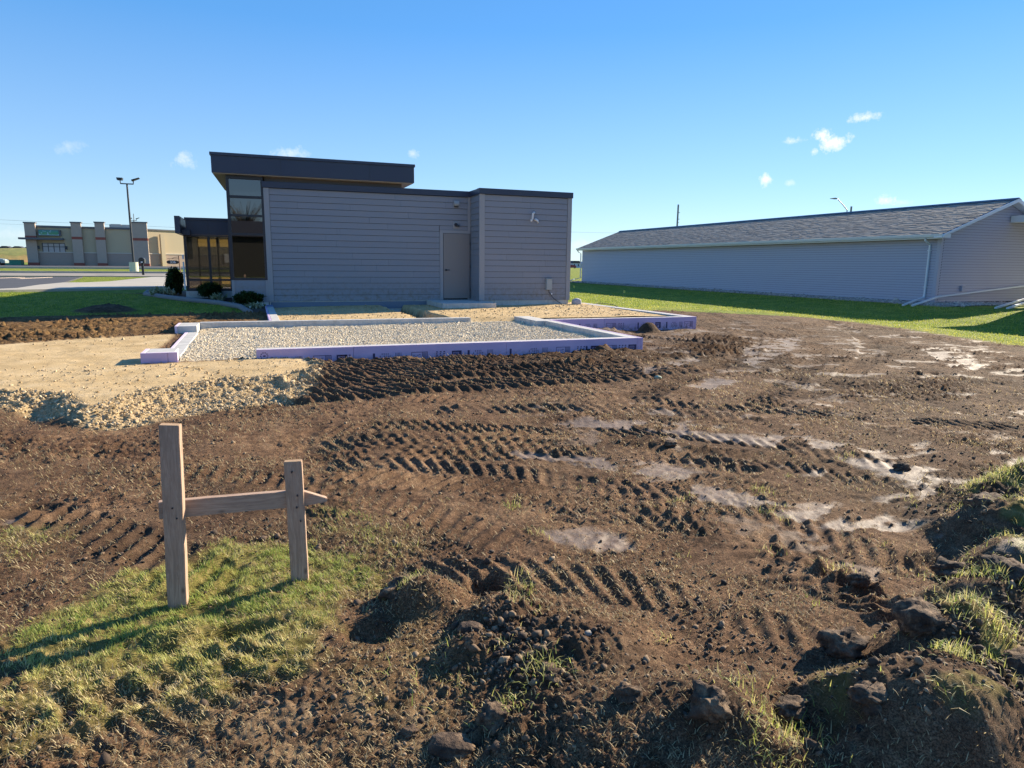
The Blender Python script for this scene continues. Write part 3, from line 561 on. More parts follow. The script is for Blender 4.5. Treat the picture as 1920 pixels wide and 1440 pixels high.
bd(MB().box(-.58, -.5, 22.06, 22.098, -.06, .598).box(.376, .438, 22.06, 22.098, -.06, .598), 'corner_trim', trim_m, OF)
bd(MB().box(-.6, .44, 22.05, 22.0975, -.4, -.065), 'concrete_base', conc_m, OF)
bd(MB().box(-.58, -.50, 22.21, 24.2, -.1, 3.62), 'wall', dark_m, OF)
# low entrance wing
bd(MB().box(-1.88, -.585, 24.14, 24.3, 1.97, 2.42), 'fascia_panel', dark_m, OF)
bd(MB().box(-1.24, -1.232, 24.132, 24.138, 1.98, 2.42), 'fascia_joint', frame_m, OF)
bd(MB().box(-1.91, -.585, 24.11, 24.33, 2.422, 2.50), 'roof_edge_cap', dark_m, OF, .004)
bd(MB().box(-1.88, -.6, 24.31, 27.2, 2.2, 2.3), 'flat_roof', dark_m, OF)
bd(MB().box(-2.13, -1.98, 23.45, 26.6, 1.98, 2.50), 'canopy_fascia', dark_m, OF, .004)
bd(MB().box(-1.975, -1.75, 23.9, 26.6, 1.95, 2.1), 'canopy_deck', dark_m, OF)
for x0, x1 in [(-1.90, -1.27), (-1.21, -.66)]:
    pane(x0, x1, 24.2, .58, 1.92); pane(x0, x1, 24.2, .28, .52)
for a in [(-1.97,-1.895,24.14,24.26,.05,1.965),(-1.272,-1.208,24.14,24.26,.28,1.965),(-.665,-.585,24.14,24.26,.05,1.965),(-1.895,-1.272,24.14,24.26,.52,.58),(-1.208,-.665,24.14,24.26,.52,.58),(-1.895,-1.272,24.14,24.26,1.92,1.965),(-1.208,-.665,24.14,24.26,1.92,1.965),(-1.895,-.665,24.14,24.26,.20,.28)]:
    bd(MB().box(*a), 'window_frame', frame_m, OF)
bd(MB().box(-2.0, -.585, 24.1, 24.28, -.35, .195), 'concrete_base', conc_m, OF)
bd(MB().box(-2.02, -1.98, 23.9, 24.0, .25, 1.12).box(-2.02, -1.98, 23.9, 24.0, 1.2, 1.34), 'entrance_panel', white_m, OF)
bd(MB().box(-1.955, -1.90, 24.3, 26.6, 1.2, 2.2), 'wall', dark_m, OF)
# inside the lobby: floor, rear mullions, yellow panels made to glow as if backlit
glow_m = paint('lobby_glow_panel', (.62, .42, .12), .6, .1); wp_ = glow_m.node_tree.nodes['Principled BSDF']; wp_.inputs['Emission Color'].default_value = (1, .62, .16, 1); wp_.inputs['Emission Strength'].default_value = 1.3
bd(MB().box(-1.9, .38, 24.27, 26.6, .02, .1).box(-.5, .38, 22.21, 24.27, .02, .1).box(.42, .52, 22.26, 32.8, .1, 3.3), 'lobby_floor', room_m, OF)
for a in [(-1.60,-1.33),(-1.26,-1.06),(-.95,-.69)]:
    bd(MB().box(a[0], a[1], 24.9, 24.94, 1.62, 1.86), 'lobby_glow_panel', glow_m, OF)
    bd(MB().box(a[0], a[1], 24.9, 24.94, .40 if a[0] > -1 else .52, .62), 'lobby_glow_panel', glow_m, OF)
for xm in (-1.72, -1.4, -1.1): bd(MB().box(xm, xm+.05, 26.4, 26.5, .1, 2.2), 'mullion', frame_m, OF)
# door
bd(MB().box(5.94, 6.83, 22.04, 22.085, .012, 2.125), 'door', door_m, OF, .003)
dr = [o for o in OF.children if o.name.startswith('door')][0]
def sub(mb, name, mat, pr, **k):
    o = mb.build(name, mat, None, **k); o.parent = pr; o.matrix_parent_inverse = Matrix.Translation(OF.location if pr.parent else pr.location).inverted() @ Matrix.Identity(4)
    o.matrix_parent_inverse = Matrix.Identity(4); return o
def child_of(o, pr, root):
    o.parent = pr; o.matrix_parent_inverse = Matrix.Identity(4); return o   # part meshes already hold world coordinates under root's inverse
h = MB().tube([(6.01, 22.04, .95), (6.01, 21.99, .95)], .03, 10).tube([(6.01, 21.985, .95), (6.13, 21.985, .95)], .012, 8).build('handle', frame_m); child_of(h, dr, OF)
for zc in (.3, 1.06, 1.82):
    h = MB().tube([(6.845, 22.03, zc-.05), (6.845, 22.03, zc+.05)], .012, 8).build('hinge', frame_m); child_of(h, dr, OF)
bd(MB().box(5.82, 5.925, 22.05, 22.0975, -.03, 2.24).box(5.925, 6.86, 22.05, 22.0975, 2.14, 2.24), 'door_trim', trim_m, OF)
bd(MB().box(5.926, 5.938, 22.045, 22.097, 0, 2.139).box(6.842, 6.856, 22.045, 22.097, 0, 2.139).box(5.938, 6.842, 22.045, 22.097, 2.127, 2.139), 'door_frame', frame_m, OF)
# fixtures on the wall
wp = bd(MB().prism([(22.09, 3.0), (21.99, 3.03), (21.97, 3.09), (22.0, 3.18), (22.09, 3.18)], 'x', 6.29, 6.46), 'wall_light', gbox_m, OF, .004)
bd(MB().box(6.31, 6.44, 21.985, 22.08, 2.985, 2.999), 'light_lens', frame_m, OF)
bd(MB().box(6.26, 6.47, 22.06, 22.088, 2.30, 2.52), 'camera_plate', trim_m, OF, .003)
bd(MB().tube([(6.37, 22.06, 2.42), (6.37, 21.97, 2.40)], [.06, .05], 12).tube([(6.37, 21.98, 2.40), (6.45, 21.93, 2.37)], .04, 10), 'camera_dome', frame_m, OF)
bd(MB().tube([(8.72, 21.09, 2.80), (8.70, 20.98, 2.83), (8.655, 20.96, 2.80), (8.635, 20.96, 2.62), (8.60, 20.94, 2.575), (8.55, 20.86, 2.56)], .034, 12), 'vent_pipe', white_m, OF, smooth=True)
bd(MB().tube([(8.77, 21.09, 2.60), (8.77, 21.0, 2.61), (8.83, 20.98, 2.57), (8.85, 20.98, 2.49)], .036, 12), 'vent_pipe', white_m, OF, smooth=True)
bd(MB().box(9.19, 9.39, 20.96, 21.075, .33, .68).box(9.18, 9.40, 20.95, 21.08, .68, .70), 'electric_box', gbox_m, OF, .004)
bd(MB().tube([(9.30, 21.03, .33), (9.31, 21.03, .24), (9.38, 21.02, .18), (9.42, 21.02, .10), (9.55, 20.97, -.03), (9.72, 20.9, -.13)], .011, 8), 'conduit', frame_m, OF)
bd(MB().tube([(9.40, 21.07, .19), (9.40, 21.0, .19)], .025, 8), 'hose_outlet', white_m, OF)
# door step
st = MB().box(5.35, 6.85, 21.05, 22.04, -.18, -.03).box(5.35, 7.05, 19.95, 21.046, -.18, -.03).build('door_step', conc_m, None, .004)
tag(st, 'concrete doorstep slab lying below the grey metal door', 'doorstep')
# ---------------------------------------------------------------- foundation of the extension
FD = empty('building_foundation', (3, 13, -.5), 'new low concrete foundation walls clad with purple foam boards on gravel', 'foundation')
def fw(*a): return bd(MB().box(*a), 'concrete_wall', conc_m, FD, .006)
fw(.0, 6.42, 10.81, 11.01, -.7, -.152); fw(-1.06, -.002, 10.81, 11.0, -.7, -.335); fw(6.422, 6.62, 10.81, 14.7, -.7, -.150)
fw(6.20, 6.62, 14.702, 16.18, -.7, -.151); fw(-1.10, 4.98, 15.95, 16.15, -.7, -.15); fw(-1.46, -1.102, 15.12, 15.97, -.7, -.150)
fw(-1.27, -1.08, 11.35, 15.118, -.7, -.272); fw(-1.49, -1.10, 10.82, 11.348, -.7, -.153)
fw(6.622, 10.63, 15.02, 15.22, -.7, -.151); fw(10.632, 10.86, 15.02, 21.6, -.7, -.150); fw(.36, .54, 16.152, 22.06, -.7, -.151)
bd(MB().box(.355, .545, 21.3, 22.05, -.1495, -.146), 'membrane', blue_m, FD)
def fboard(x0, x1, y, z1, z0=-.75, marks=(), edge=True, lab=None):
    b = bd(MB().box(x0+.002, x1-.002, y, y+.05, z0, z1), 'foam_board', foam_m, FD, .002)
    bd(MB().box(x0+.003, x1-.003, y+.001, y+.049, z1+.0005, z1+.004), 'foam_edge', foamedge_m, FD)
    if marks:
        yy = y-.0018
        def q(a, b_, c, d): mb.box(a, b_, yy, y-.0004, c, d)
        for kind, mx in marks:
            mb = MB()
            zt = z1-.115
            if kind == 'bar': q(mx, mx+.035, zt-.16, zt)
            if kind == 'text':
                for i in range(6):
                    for jz in range(4):
                        if (i*7+jz*3) % 5: q(mx+i*.032, mx+i*.032+.010, zt-.03-jz*.038, zt-.003-jz*.038)
                for i in range(5): q(mx+.25+i*.022, mx+.25+i*.022+.006, zt-.15, zt)
            if kind == 'panel':
                q(mx, mx+.27, zt-.008, zt); q(mx, mx+.008, zt-.17, zt-.009); q(mx+.178, mx+.186, zt-.17, zt-.009); q(mx+.262, mx+.27, zt-.17, zt-.009); q(mx+.009, mx+.177, zt-.17, zt-.163)
                for i, (px_, pz_) in enumerate([(.03,.05),(.06,.07),(.09,.05),(.07,.11),(.11,.11),(.045,.13),(.12,.04)]): q(mx+px_, mx+px_+.03, zt-pz_-.008, zt-pz_)
                for i in range(4): q(mx+.196+i*.016, mx+.196+i*.016+.006, zt-.15, zt-.012)
            if kind == 'dots':
                for i in range(3):
                    for jz in range(5): q(mx+i*.062, mx+i*.062+(.02 if jz % 2 else .03), zt-.02-jz*.032, zt-.003-jz*.032)
            if kind == 'block':
                q(mx, mx+.022, zt-.16, zt); q(mx+.12, mx+.165, zt-.16, zt); q(mx+.0225, mx+.1195, zt-.025, zt); q(mx+.0225, mx+.1195, zt-.16, zt-.14)
                for i in range(4): q(mx+.03+i*.022, mx+.044+i*.022, zt-.135+(i*.02), zt-.03)
            if kind == 'badge':
                for t in range(10):
                    a0 = 2*math.pi*t/10; q(mx+.05*math.cos(a0)-.008, mx+.05*math.cos(a0)+.008, zt+.02+.05*math.sin(a0)-.008, zt+.02+.05*math.sin(a0)+.008)
                q(mx-.015, mx+.02, zt+.01, zt+.03)
            o = mb.build('printed_'+kind, print_m); o.parent = b
    return b
def sheet(x): return [('bar', x), ('text', x+.11), ('panel', x+.62), ('dots', x+1.03), ('block', x+1.30)]
fboard(0.0, 1.43, 10.757, -.152, marks=[('badge', .11)]+sheet(.20)[0:5][:4]+[('block', 1.08)][:0] + [('block', 1.17)])
fboard(1.43, 3.99, 10.755, -.150, marks=sheet(1.73)+sheet(3.30)[:1]+[('text', 3.40)])
fboard(3.99, 6.56, 10.757, -.151, marks=[('bar', 4.05)]+sheet(4.3)[1:]+sheet(5.5)[:1]+[('text', 5.6), ('panel', 5.86), ('dots', 6.17), ('block', 6.37)])
bd(MB().box(6.625, 6.675, 10.76, 14.9, -.7, -.149).box(6.562, 6.624, 10.76, 10.805, -.7, -.149), 'foam_board', foam_m, FD, .002)
fboard(-1.54, -1.19, 10.765, -.152, marks=[]); fboard(-1.19, -1.062, 10.766, -.153)
bd(MB().box(-1.058, -.002, 10.76, 10.805, -.75, -.336), 'foam_board', foam_m, FD, .002)
bd(MB().box(-1.057, -.003, 10.761, 10.804, -.3355, -.332), 'foam_edge', foamedge_m, FD)
bd(MB().box(-1.54, -1.492, 10.82, 11.35, -.7, -.151).box(-1.51, -1.462, 15.12, 15.97, -.7, -.149).box(-1.32, -1.272, 11.352, 15.118, -.7, -.27), 'foam_board', foamedge_m, FD, .002)
fboard(6.68, 8.15, 14.965, -.152, marks=[('block', 7.0), ('bar', 7.45), ('text', 7.6)]); fboard(8.15, 10.88, 14.963, -.150, marks=[('panel', 8.2), ('dots', 8.55), ('bar', 9.1), ('text', 9.22), ('block', 9.62), ('bar', 9.95), ('text', 10.1), ('panel', 10.5)])
bd(MB().box(10.862, 10.91, 15.02, 21.6, -.7, -.149).box(.31, .357, 16.2, 21.9, -.7, -.149), 'foam_board', foam_m, FD, .002)
# fill inside the foundation: gravel in front, sand behind with a trench
def fillmesh(name, x0, x1, y0, y1, step, fn, mat):
    xs = np.arange(x0, x1+step, step); ys = np.arange(y0, y1+step, step); Xg, Yg = np.meshgrid(xs, ys, indexing='ij'); X = Xg.ravel(); Y = Yg.ravel()
    ny = len(ys); i, j = np.meshgrid(np.arange(len(xs)-1), np.arange(ny-1), indexing='ij')
    F = np.stack([i*ny+j, (i+1)*ny+j, (i+1)*ny+j+1, i*ny+j+1], -1).reshape(-1, 4)
    zz_, k = fn(X, Y); return np_mesh(name, np.stack([X, Y, zz_], 1), F, mat, smooth=True, attrs=packattrs(k))
def zeros(x): return {a: np.zeros(x.shape) for a in ('grass','wet','sand','gravel','dark','lawn','tan','loam','dl')}
def gravel_z(x, y): return -.295+fbm(x, y, .9, 2, 81)*.035+.02*sst(x, 2, 5)+(-.05)*sst(y, 11.5, 11.0)*sst(x, .1, -.2)
def fn_g(x, y):
    k = zeros(x); k['gravel'] = np.ones(x.shape); return gravel_z(x, y)+(.5-worley(x, y, 14, 9)).clip(0)*.03, k
gb_ = M('gravel_fines'); gb_.color(gb_.ramp(gb_.noise(40, 5, .7), [(.35, (.42, .35, .25)), (.65, (.66, .58, .44))])).rough(.95)
tag(fillmesh('gravel_base', -1.08, 6.6, 10.95, 16.0, .05, fn_g, gb_.m), kind='structure')
def sandfill_z(x, y):
    z = -.185+fbm(x, y, .8, 3, 83)*.02-.05*sst(x, 2.8, .6)*sst(y, 20.0, 21.5)-.11*sst(y, 16.7, 16.0)*sst(x, 6.4, 6.1)+.03*sst(x, 7, 9.5)*sst(y, 18, 20)
    w = fbm(x, y, 2.5, 2, 84)*.12; tr = sst(x+w, 3.75, 3.95)*(1-sst(x+w, 4.45, 4.6))*sst(y, 15.6, 16.3)
    return z-.30*tr, tr
def fn_s(x, y):
    z, tr = sandfill_z(x, y); k = zeros(x); k['sand'] = 1-sst(tr, .5, .9); return z+fbm(x, y, 9, 3, 85)*.008, k
tag(fillmesh('sand_fill', .5, 10.66, 15.9, 22.12, .06, fn_s, ground_m), kind='structure')
# ---------------------------------------------------------------- loose material: joined masses that nobody could count
def ico(sub, seed, flat=.75, jit=.22):
    bm = bmesh.new(); bmesh.ops.create_icosphere(bm, subdivisions=sub, radius=1); r_ = np.random.default_rng(seed)
    v = np.array([p.co[:] for p in bm.verts]); f = np.array([[q.index for q in fc.verts] for fc in bm.faces]); bm.free()
    v *= (1+r_.normal(0, jit, (len(v), 1))); v *= r_.uniform(.7, 1.25, (1, 3)); v[:, 2] *= flat; return v, f
def octa(seed):
    r_ = np.random.default_rng(seed); v = np.array([(1,0,0),(-1,0,0),(0,1,0),(0,-1,0),(0,0,1),(0,0,-1)], float)*(1+r_.normal(0, .15, (6, 1))); v[:, 2] *= .75
    return v, np.array([(0,2,4),(2,1,4),(1,3,4),(3,0,4),(2,0,5),(1,2,5),(3,1,5),(0,3,5)])
def scatter(name, shapes, pos, size, mat, tilt=.5, sink=.25, cols=None, smooth=False, parent=None):
    V = []; F = []; K = []; n0 = 0; pick = rng.integers(0, len(shapes), len(pos))
    for s_, (v, f) in enumerate(shapes):
        idx = np.where(pick == s_)[0]
        if not len(idx): continue
        n = len(idx); a = rng.uniform(0, 6.283, n); b = rng.normal(0, tilt, n); ca, sa, cb, sb = np.cos(a), np.sin(a), np.cos(b), np.sin(b)
        x = v[None, :, 0]; y = v[None, :, 1]; z = v[None, :, 2]
        y2 = y*cb[:, None]-z*sb[:, None]; z2 = y*sb[:, None]+z*cb[:, None]; x3 = x*ca[:, None]-y2*sa[:, None]; y3 = x*sa[:, None]+y2*ca[:, None]
        W = np.stack([x3+0*z2, y3, z2], -1)*size[idx][:, None, None]; W += pos[idx][:, None, :]; W[:, :, 2] += (size[idx]*(1-sink*2)*.5)[:, None]
        V.append(W.reshape(-1, 3)); F.append((f[None]+(np.arange(n)*len(v))[:, None, None]).reshape(-1, 3)+n0); n0 += n*len(v)
        if cols is not None: K.append(np.repeat(cols[idx], len(v)))
    at = dict(tone=np.concatenate(K)) if cols is not None else None
    return np_mesh(name, np.concatenate(V), np.concatenate(F), mat, parent, smooth, at)
def stone_mat(name, stops, grain=70, rough=.9):
    m = M(name); t = m.attr('tone').outputs['Fac']; c = m.ramp(t, stops); n = m.noise(grain, 4, .6); c = m.mix(m.rng(n, .35, .65, 0, .35), c, tuple(x*.45 for x in stops[0][1])); m.color(c).rough(rough); m.bump(n, .5, .004); return m.m
gravel_m = stone_mat('gravel_stone', [(0, (.60, .47, .30)), (.35, (.78, .66, .46)), (.7, (.88, .77, .57)), (1, (.56, .49, .39))])
tanst_m = stone_mat('tan_stone', [(0, (.40, .28, .14)), (.5, (.58, .43, .24)), (1, (.70, .56, .36))])
clod_m = stone_mat('clod_soil', [(0, (.028, .018, .012)), (.5, (.09, .057, .036)), (.8, (.20, .130, .078)), (1, (.36, .26, .16))], 140)
river_m = stone_mat('river_stone', [(0, (.22, .20, .19)), (.5, (.42, .38, .34)), (1, (.62, .56, .48))])
I0 = [ico(1, s) for s in range(8)]; I1 = [ico(2, 40+s, .8, .10) for s in range(6)]; OC = [octa(s) for s in range(6)]
# gravel bed between the foundation walls
n = 41000; x = rng.uniform(-1.05, 6.4, n); y = 11.02+4.9*rng.uniform(0, 1, n)**1.15
k = ~((x > 6.18) & (y > 14.65)); x, y = x[k], y[k]
sz = .0115*np.exp(rng.normal(0, .3, len(x)))*(1+.04*(y-11)); 
tag(scatter('gravel', OC, np.stack([x, y, gravel_z(x, y)+.006], 1), sz, gravel_m, 1.0, .1, rng.uniform(0, 1, len(x))**.9), kind='stuff')
# stones on the sides of the sand pad and strewn over it
def pick(n, x0, x1, y0, y1, fn):
    x = rng.uniform(x0, x1, n); y = rng.uniform(y0, y1, n); z, k_ = ground(x, y); w = fn(x, y, k_); m_ = rng.uniform(0, 1, n) < w; return x[m_], y[m_], z[m_]
x, y, z = pick(80000, -4.2, 1.1, 7.0, 10.8, lambda x, y, k: k['gravel']*.5+k['sand']*.02)
sz = np.minimum(.0075*np.exp(rng.normal(0, .5, len(x))), .024)
tag(scatter('loose_stones', I0, np.stack([x, y, z], 1), sz, tanst_m, .8, .2, rng.uniform(0, 1, len(x))), kind='stuff')
x, y, z = pick(9000, -8, 10.5, 9, 22, lambda x, y, k: k['sand']*.25)
tag(scatter('loose_stones', OC, np.stack([x, y, z], 1), .012*np.exp(rng.normal(0, .4, len(x))), tanst_m, .8, .2, rng.uniform(0, 1, len(x))), kind='stuff')
x = rng.uniform(.6, 10.5, 2600); y = 16.2+5.7*rng.uniform(0, 1, 2600); z, tr = sandfill_z(x, y); k = tr < .3
tag(scatter('loose_stones', OC, np.stack([x[k], y[k], z[k]], 1), .014*np.exp(rng.normal(0, .4, k.sum())), tanst_m, .8, .2, rng.uniform(0, 1, k.sum())), kind='stuff')
# soil crumbs and clods
n = 170000; r_ = 1.4*np.exp(rng.uniform(0, 1, n)**1.0*math.log(16/1.4)); a_ = rng.uniform(math.radians(-26), math.radians(66), n); x = r_*np.sin(a_); y = r_*np.cos(a_); z, k = ground(x, y)
cl = sst(fbm(x, y, .9, 3, 101), -.12, .3)
w = (.10+.75*cl)*(1-k['sand'])*(1-k['lawn'])*(1-k['grass']*.8)*(1-k['wet']*.9)*(1-k['gravel'])*(.5+.6*k['loam']+.4*k['dark']+.2*k['dl'])*(1-sst(sdf('FIN', x, y), -.05, .0)); m_ = rng.uniform(0, 1, n) < w
x, y, z, rr = x[m_], y[m_], z[m_], r_[m_]; sz = .0018*np.exp(rng.normal(0, .62, len(x)))*(1+.40*rr)**.8*(1+.7*k['loam'][m_])
tn_ = np.clip(rng.uniform(0, 1, len(x))*(1-.4*k['dark'][m_]), 0, 1); sz = np.minimum(sz, .022); nr_ = (rr < 4.2) & (sz > .004)
for q_, sh_ in ((nr_, I0), (~nr_, OC)): tag(scatter('soil_crumbs', sh_, np.stack([x, y, z], 1)[q_], sz[q_], clod_m, 1.0, .3, tn_[q_], smooth=True), kind='stuff')
# river stones along the long wall
n = 11000; y = rng.uniform(20.2, 57, n); x = 28.14-1.3*rng.uniform(0, 1, n)-.25*gn(y, y*0, 8); x2 = rng.uniform(27.2, 33, 3500); y2 = 21.5-rng.uniform(0, 1.9, 3500); x = np.concatenate([x, x2]); y = np.concatenate([y, y2])
z, k = ground(x, y, False); tag(scatter('river_stones', OC, np.stack([x, y, z+.01], 1), .035*np.exp(rng.normal(0, .35, len(x))), river_m, .6, .2, rng.uniform(0, 1, len(x))), kind='stuff')
# ---------------------------------------------------------------- grass
def grass_mat(name, a, b, c_):
    m = M(name); t = m.attr('tone').outputs['Fac']; c = m.ramp(t, [(0, a), (.5, b), (1, c_)]); m.color(c).rough(.55); m.p.inputs['Specular IOR Level'].default_value = .3
    tr = m.n.new('ShaderNodeBsdfTranslucent'); m.l.new(c, tr.inputs['Color']); mx = m.n.new('ShaderNodeMixShader'); mx.inputs[0].default_value = .45
    m.l.new(m.p.outputs[0], mx.inputs[1]); m.l.new(tr.outputs[0], mx.inputs[2]); m.l.new(mx.outputs[0], m.out.inputs[0]); return m.m
turf_m = grass_mat('turf', (.25, .34, .06), (.52, .50, .15), (.82, .66, .36)); straw_m = grass_mat('straw', (.20, .14, .07), (.42, .32, .17), (.66, .54, .31)); lawn_m = grass_mat('lawn', (.18, .27, .03), (.38, .43, .06), (.58, .53, .14))
def blades(name, x, y, z, L, wd, lean, az, tone, mat, curl=.6):
    n = len(x); dx = np.cos(az); dy = np.sin(az); px = -dy*wd; py = dx*wd
    def at(t, w): 
        h = L*t*np.cos(lean*(.4+curl*t)); o = L*t*np.sin(lean*(.4+curl*t)); return np.stack([x+dx*o-px*w, y+dy*o-py*w, z+h], 1), np.stack([x+dx*o+px*w, y+dy*o+py*w, z+h], 1)
    a, b = at(0, 1); c, d = at(.55, .8); e, f = at(1, .1)
    V = np.stack([a, b, d, c, f, e], 1).reshape(-1, 3); i = np.arange(n)[:, None]*6
    F = np.concatenate([i+np.array([[0,1,2,3]]), i+np.array([[3,2,4,5]])]); return np_mesh(name, V, F, mat, None, False, dict(tone=np.repeat(tone, 6)))
n = 210000; x = rng.uniform(-1.7, 1.0, n); y = rng.uniform(1.9, 4.7, n); k0 = sdf('G1', x, y, .6); keep = (k0 > -.55) | (sdf('G2', x, y) > -.3) | (sdf('G3', x, y) > -.2) | (sdf('G4', x, y) > -.2)
x, y = x[keep], y[keep]; z, k = ground(x, y); clump = sst(fbm(x, y, 8, 3, 111), -.25, .25); m_ = rng.uniform(0, 1, len(x)) < (k['grass']**1.2)*(.08+.72*clump); x, y, z = x[m_], y[m_], z[m_]
dry = np.clip(.50+.4*sst(y, 3.25, 2.6)+.6*fbm(x, y, 3, 3, 112)+rng.normal(0, .16, len(x))-.25*sst(k['grass'][m_], .6, 1), 0, 1)
az = rng.uniform(0, 6.28, len(x)); az = np.where(rng.uniform(0, 1, len(x)) < .45, 2.2+1.4*fbm(x, y, 2.5, 2, 113)*2+rng.normal(0, .5, len(x)), az)
tag(blades('grass', x, y, z-.004, rng.uniform(.014, .044, len(x))*(1-.25*dry), rng.uniform(.0010, .0019, len(x)), rng.uniform(.3, 1.45, len(x)), az, dry, turf_m), kind='stuff')
# straggling grass on the turned clods at the right and here and there in the mud
n = 90000; x = rng.uniform(.4, 6.2, n); y = rng.uniform(1.1, 4.2, n); z, k = ground(x, y); w = np.maximum(k['grass']*sst(fbm(x, y, 7, 3, 115), -.1, .3), .55*sst(fbm(x, y, 2.3, 3, 116), .30, .45)*(1-k['wet']))*(k0 is not None); m_ = (rng.uniform(0, 1, n) < w*.8) & ~((x < 1.0) & (y > 1.9) & (k['grass'] > .2))
x, y, z = x[m_], y[m_], z[m_]; dry = np.clip(.5+.5*fbm(x, y, 3, 2, 117)+rng.normal(0, .2, len(x)), 0, 1)
tag(blades('grass', x, y, z-.004, rng.uniform(.02, .07, len(x)), rng.uniform(.0011, .0022, len(x)), rng.uniform(.3, 1.4, len(x)), rng.uniform(0, 6.28, len(x)), dry, turf_m), kind='stuff')
# flattened straw and root fibres in the mud
n = 165000; r_ = 1.5*np.exp(rng.uniform(0, 1, n)*math.log(12/1.5)); a_ = rng.uniform(math.radians(-24), math.radians(64), n); x = r_*np.sin(a_); y = r_*np.cos(a_); z, k = ground(x, y)
w = (1-k['sand'])*(1-k['lawn'])*(1-k['gravel'])*(1-k['wet']*.85)*(1-.6*k['dark'])*(1-.6*k['loam'])*(.15+.8*sst(fbm(x, y, 1.2, 3, 120), -.15, .3))*(1-sst(sdf('FIN', x, y), -.05, 0)); m_ = rng.uniform(0, 1, n) < w*.75
x, y, z, rr = x[m_], y[m_], z[m_], r_[m_]
tag(blades('straw', x, y, z+.001, rng.uniform(.010, .032, len(x))*(.7+.12*rr), .0009*(.8+.35*rr), rng.uniform(1.0, 1.7, len(x)), rng.uniform(0, 6.28, len(x)), rng.uniform(0, 1, len(x)), straw_m, .3), kind='stuff')
# mown lawn at the right, and the shaded one at the left
n = 100000; a_ = rng.uniform(math.radians(22), math.radians(62), n); r_ = 11*np.exp(rng.uniform(0, 1, n)*math.log(46/11)); x = r_*np.sin(a_); y = r_*np.cos(a_); m0 = (x < 26.8); x, y, r_ = x[m0], y[m0], r_[m0]; z, k = ground(x, y, False); m_ = rng.uniform(0, 1, len(x)) < k['lawn']
x, y, z, r_ = x[m_], y[m_], z[m_], r_[m_]; tn = np.clip(.45+.5*fbm(x, y, .8, 3, 121)+.35*(1-sst(sdf('LAWN_R', x, y, 3), .1, 1.5))+rng.normal(0, .18, len(x)), 0, 1)
tag(blades('lawn_grass', x, y, z-.005, rng.uniform(.035, .075, len(x)), .0016*(r_/5), rng.uniform(.2, 1.1, len(x)), rng.uniform(0, 6.28, len(x)), tn, lawn_m), kind='stuff')
n = 26000; x = rng.uniform(-11, .4, n); y = rng.uniform(18.5, 32, n); z, k = ground(x, y, False); m_ = rng.uniform(0, 1, n) < k['lawn']*(1-((x > -3.4) & (y > 23)))
m_ &= np.hypot((x+3.7)/.9, (y-20.9)/.8) > 1
tag(blades('lawn_grass', x[m_], y[m_], z[m_]-.005, rng.uniform(.03, .07, m_.sum()), .006, rng.uniform(.2, 1.1, m_.sum()), rng.uniform(0, 6.28, m_.sum()), np.clip(rng.normal(.3, .2, m_.sum()), 0, 1), lawn_m), kind='stuff')
# ---------------------------------------------------------------- long storage building at the right
LB = empty('storage_building', (30, 40, -.3), 'long low building with blue-grey vinyl siding, shingle roof and white gutter', 'building')
vinyl_m = paint('vinyl_siding', (.385, .39, .46), .5, .05, 1.5, 80, .1)
def shingle_mat():
    m = M('shingle'); t = m.attr('tone').outputs['Fac']; n = m.noise(60, 4, .7)
    c = m.ramp(t, [(0, (.22, .195, .17)), (.35, (.29, .26, .225)), (.7, (.36, .315, .265)), (1, (.44, .38, .31))]); c = m.mix(m.rng(n, .35, .65, 0, .35), c, (.09, .085, .08)); m.color(c).rough(.95); m.bump(n, .5, .004); return m.m
shingle_m = shingle_mat()
YN, YF, XW = 21.6, 56.4, 28.2
def zbw(y): return -.27 + (y-YN)/(YF-YN)*-.10
bd(MB().prism([(YN, zbw(YN)-.2), (YF, zbw(YF)-.2), (YF, 2.62), (YN, 2.62)], 'x', 28.215, 28.4), 'wall', shadegap_m, LB)
bd(MB().prism([(28.4, -.5), (36, -.5), (36, 2.7), (32.2, 4.16), (28.4, 2.72)], 'y', 21.615, 21.8).prism([(28.4, -.5), (36, -.5), (36, 2.7), (32.2, 4.16), (28.4, 2.72)], 'y', 56.2, 56.38).box(35.9, 36.1, 21.8, 56.2, -.5, 2.7), 'wall', shadegap_m, LB)
mb = MB(); k = 0; z = -.27
while z < 2.58:   # vinyl courses of the long wall
    zt = min(z+.110, 2.6); mb.add([(28.190, YN, z), (28.190, YF, z-.10*(1-(z+.27)/2.87)), (28.211, YF, zt-.10*(1-(zt+.27)/2.87)), (28.211, YN, zt), (28.2135, YN, z), (28.2135, YF, z-.10*(1-(z+.27)/2.87))], [(0,1,2,3), (0,4,5,1)]); z += .118
tag(bd(mb, 'siding', vinyl_m, LB), kind='stuff')
mb = MB(); z = -.27
while z < 4.1:    # courses of the gable wall, cut by the roof slope
    zt = z+.110; xe0 = 35.9 if z < 2.7 else 32.2+(4.14-z)/.377; xs = lambda q: 28.22 if q < 2.66 else 28.22+(q-2.66)/.377
    xe = lambda q: 36.0 if q < 2.7 else 36.0-(q-2.7)/.377
    if xs(zt) < xe(zt): mb.add([(xs(z), 21.590, z), (xe(z), 21.590, z), (xe(zt), 21.611, zt), (xs(zt), 21.611, zt), (xs(z), 21.6135, z), (xe(z), 21.6135, z)], [(0,1,2,3), (0,4,5,1)])
    z += .118
tag(bd(mb, 'siding', vinyl_m, LB), kind='stuff')
bd(MB().box(28.172, 28.212, 21.6, 21.74, -.3, 2.6).box(28.172, 28.33, 21.568, 21.5985, -.3, 2.6), 'corner_trim', vinyl_m, LB)
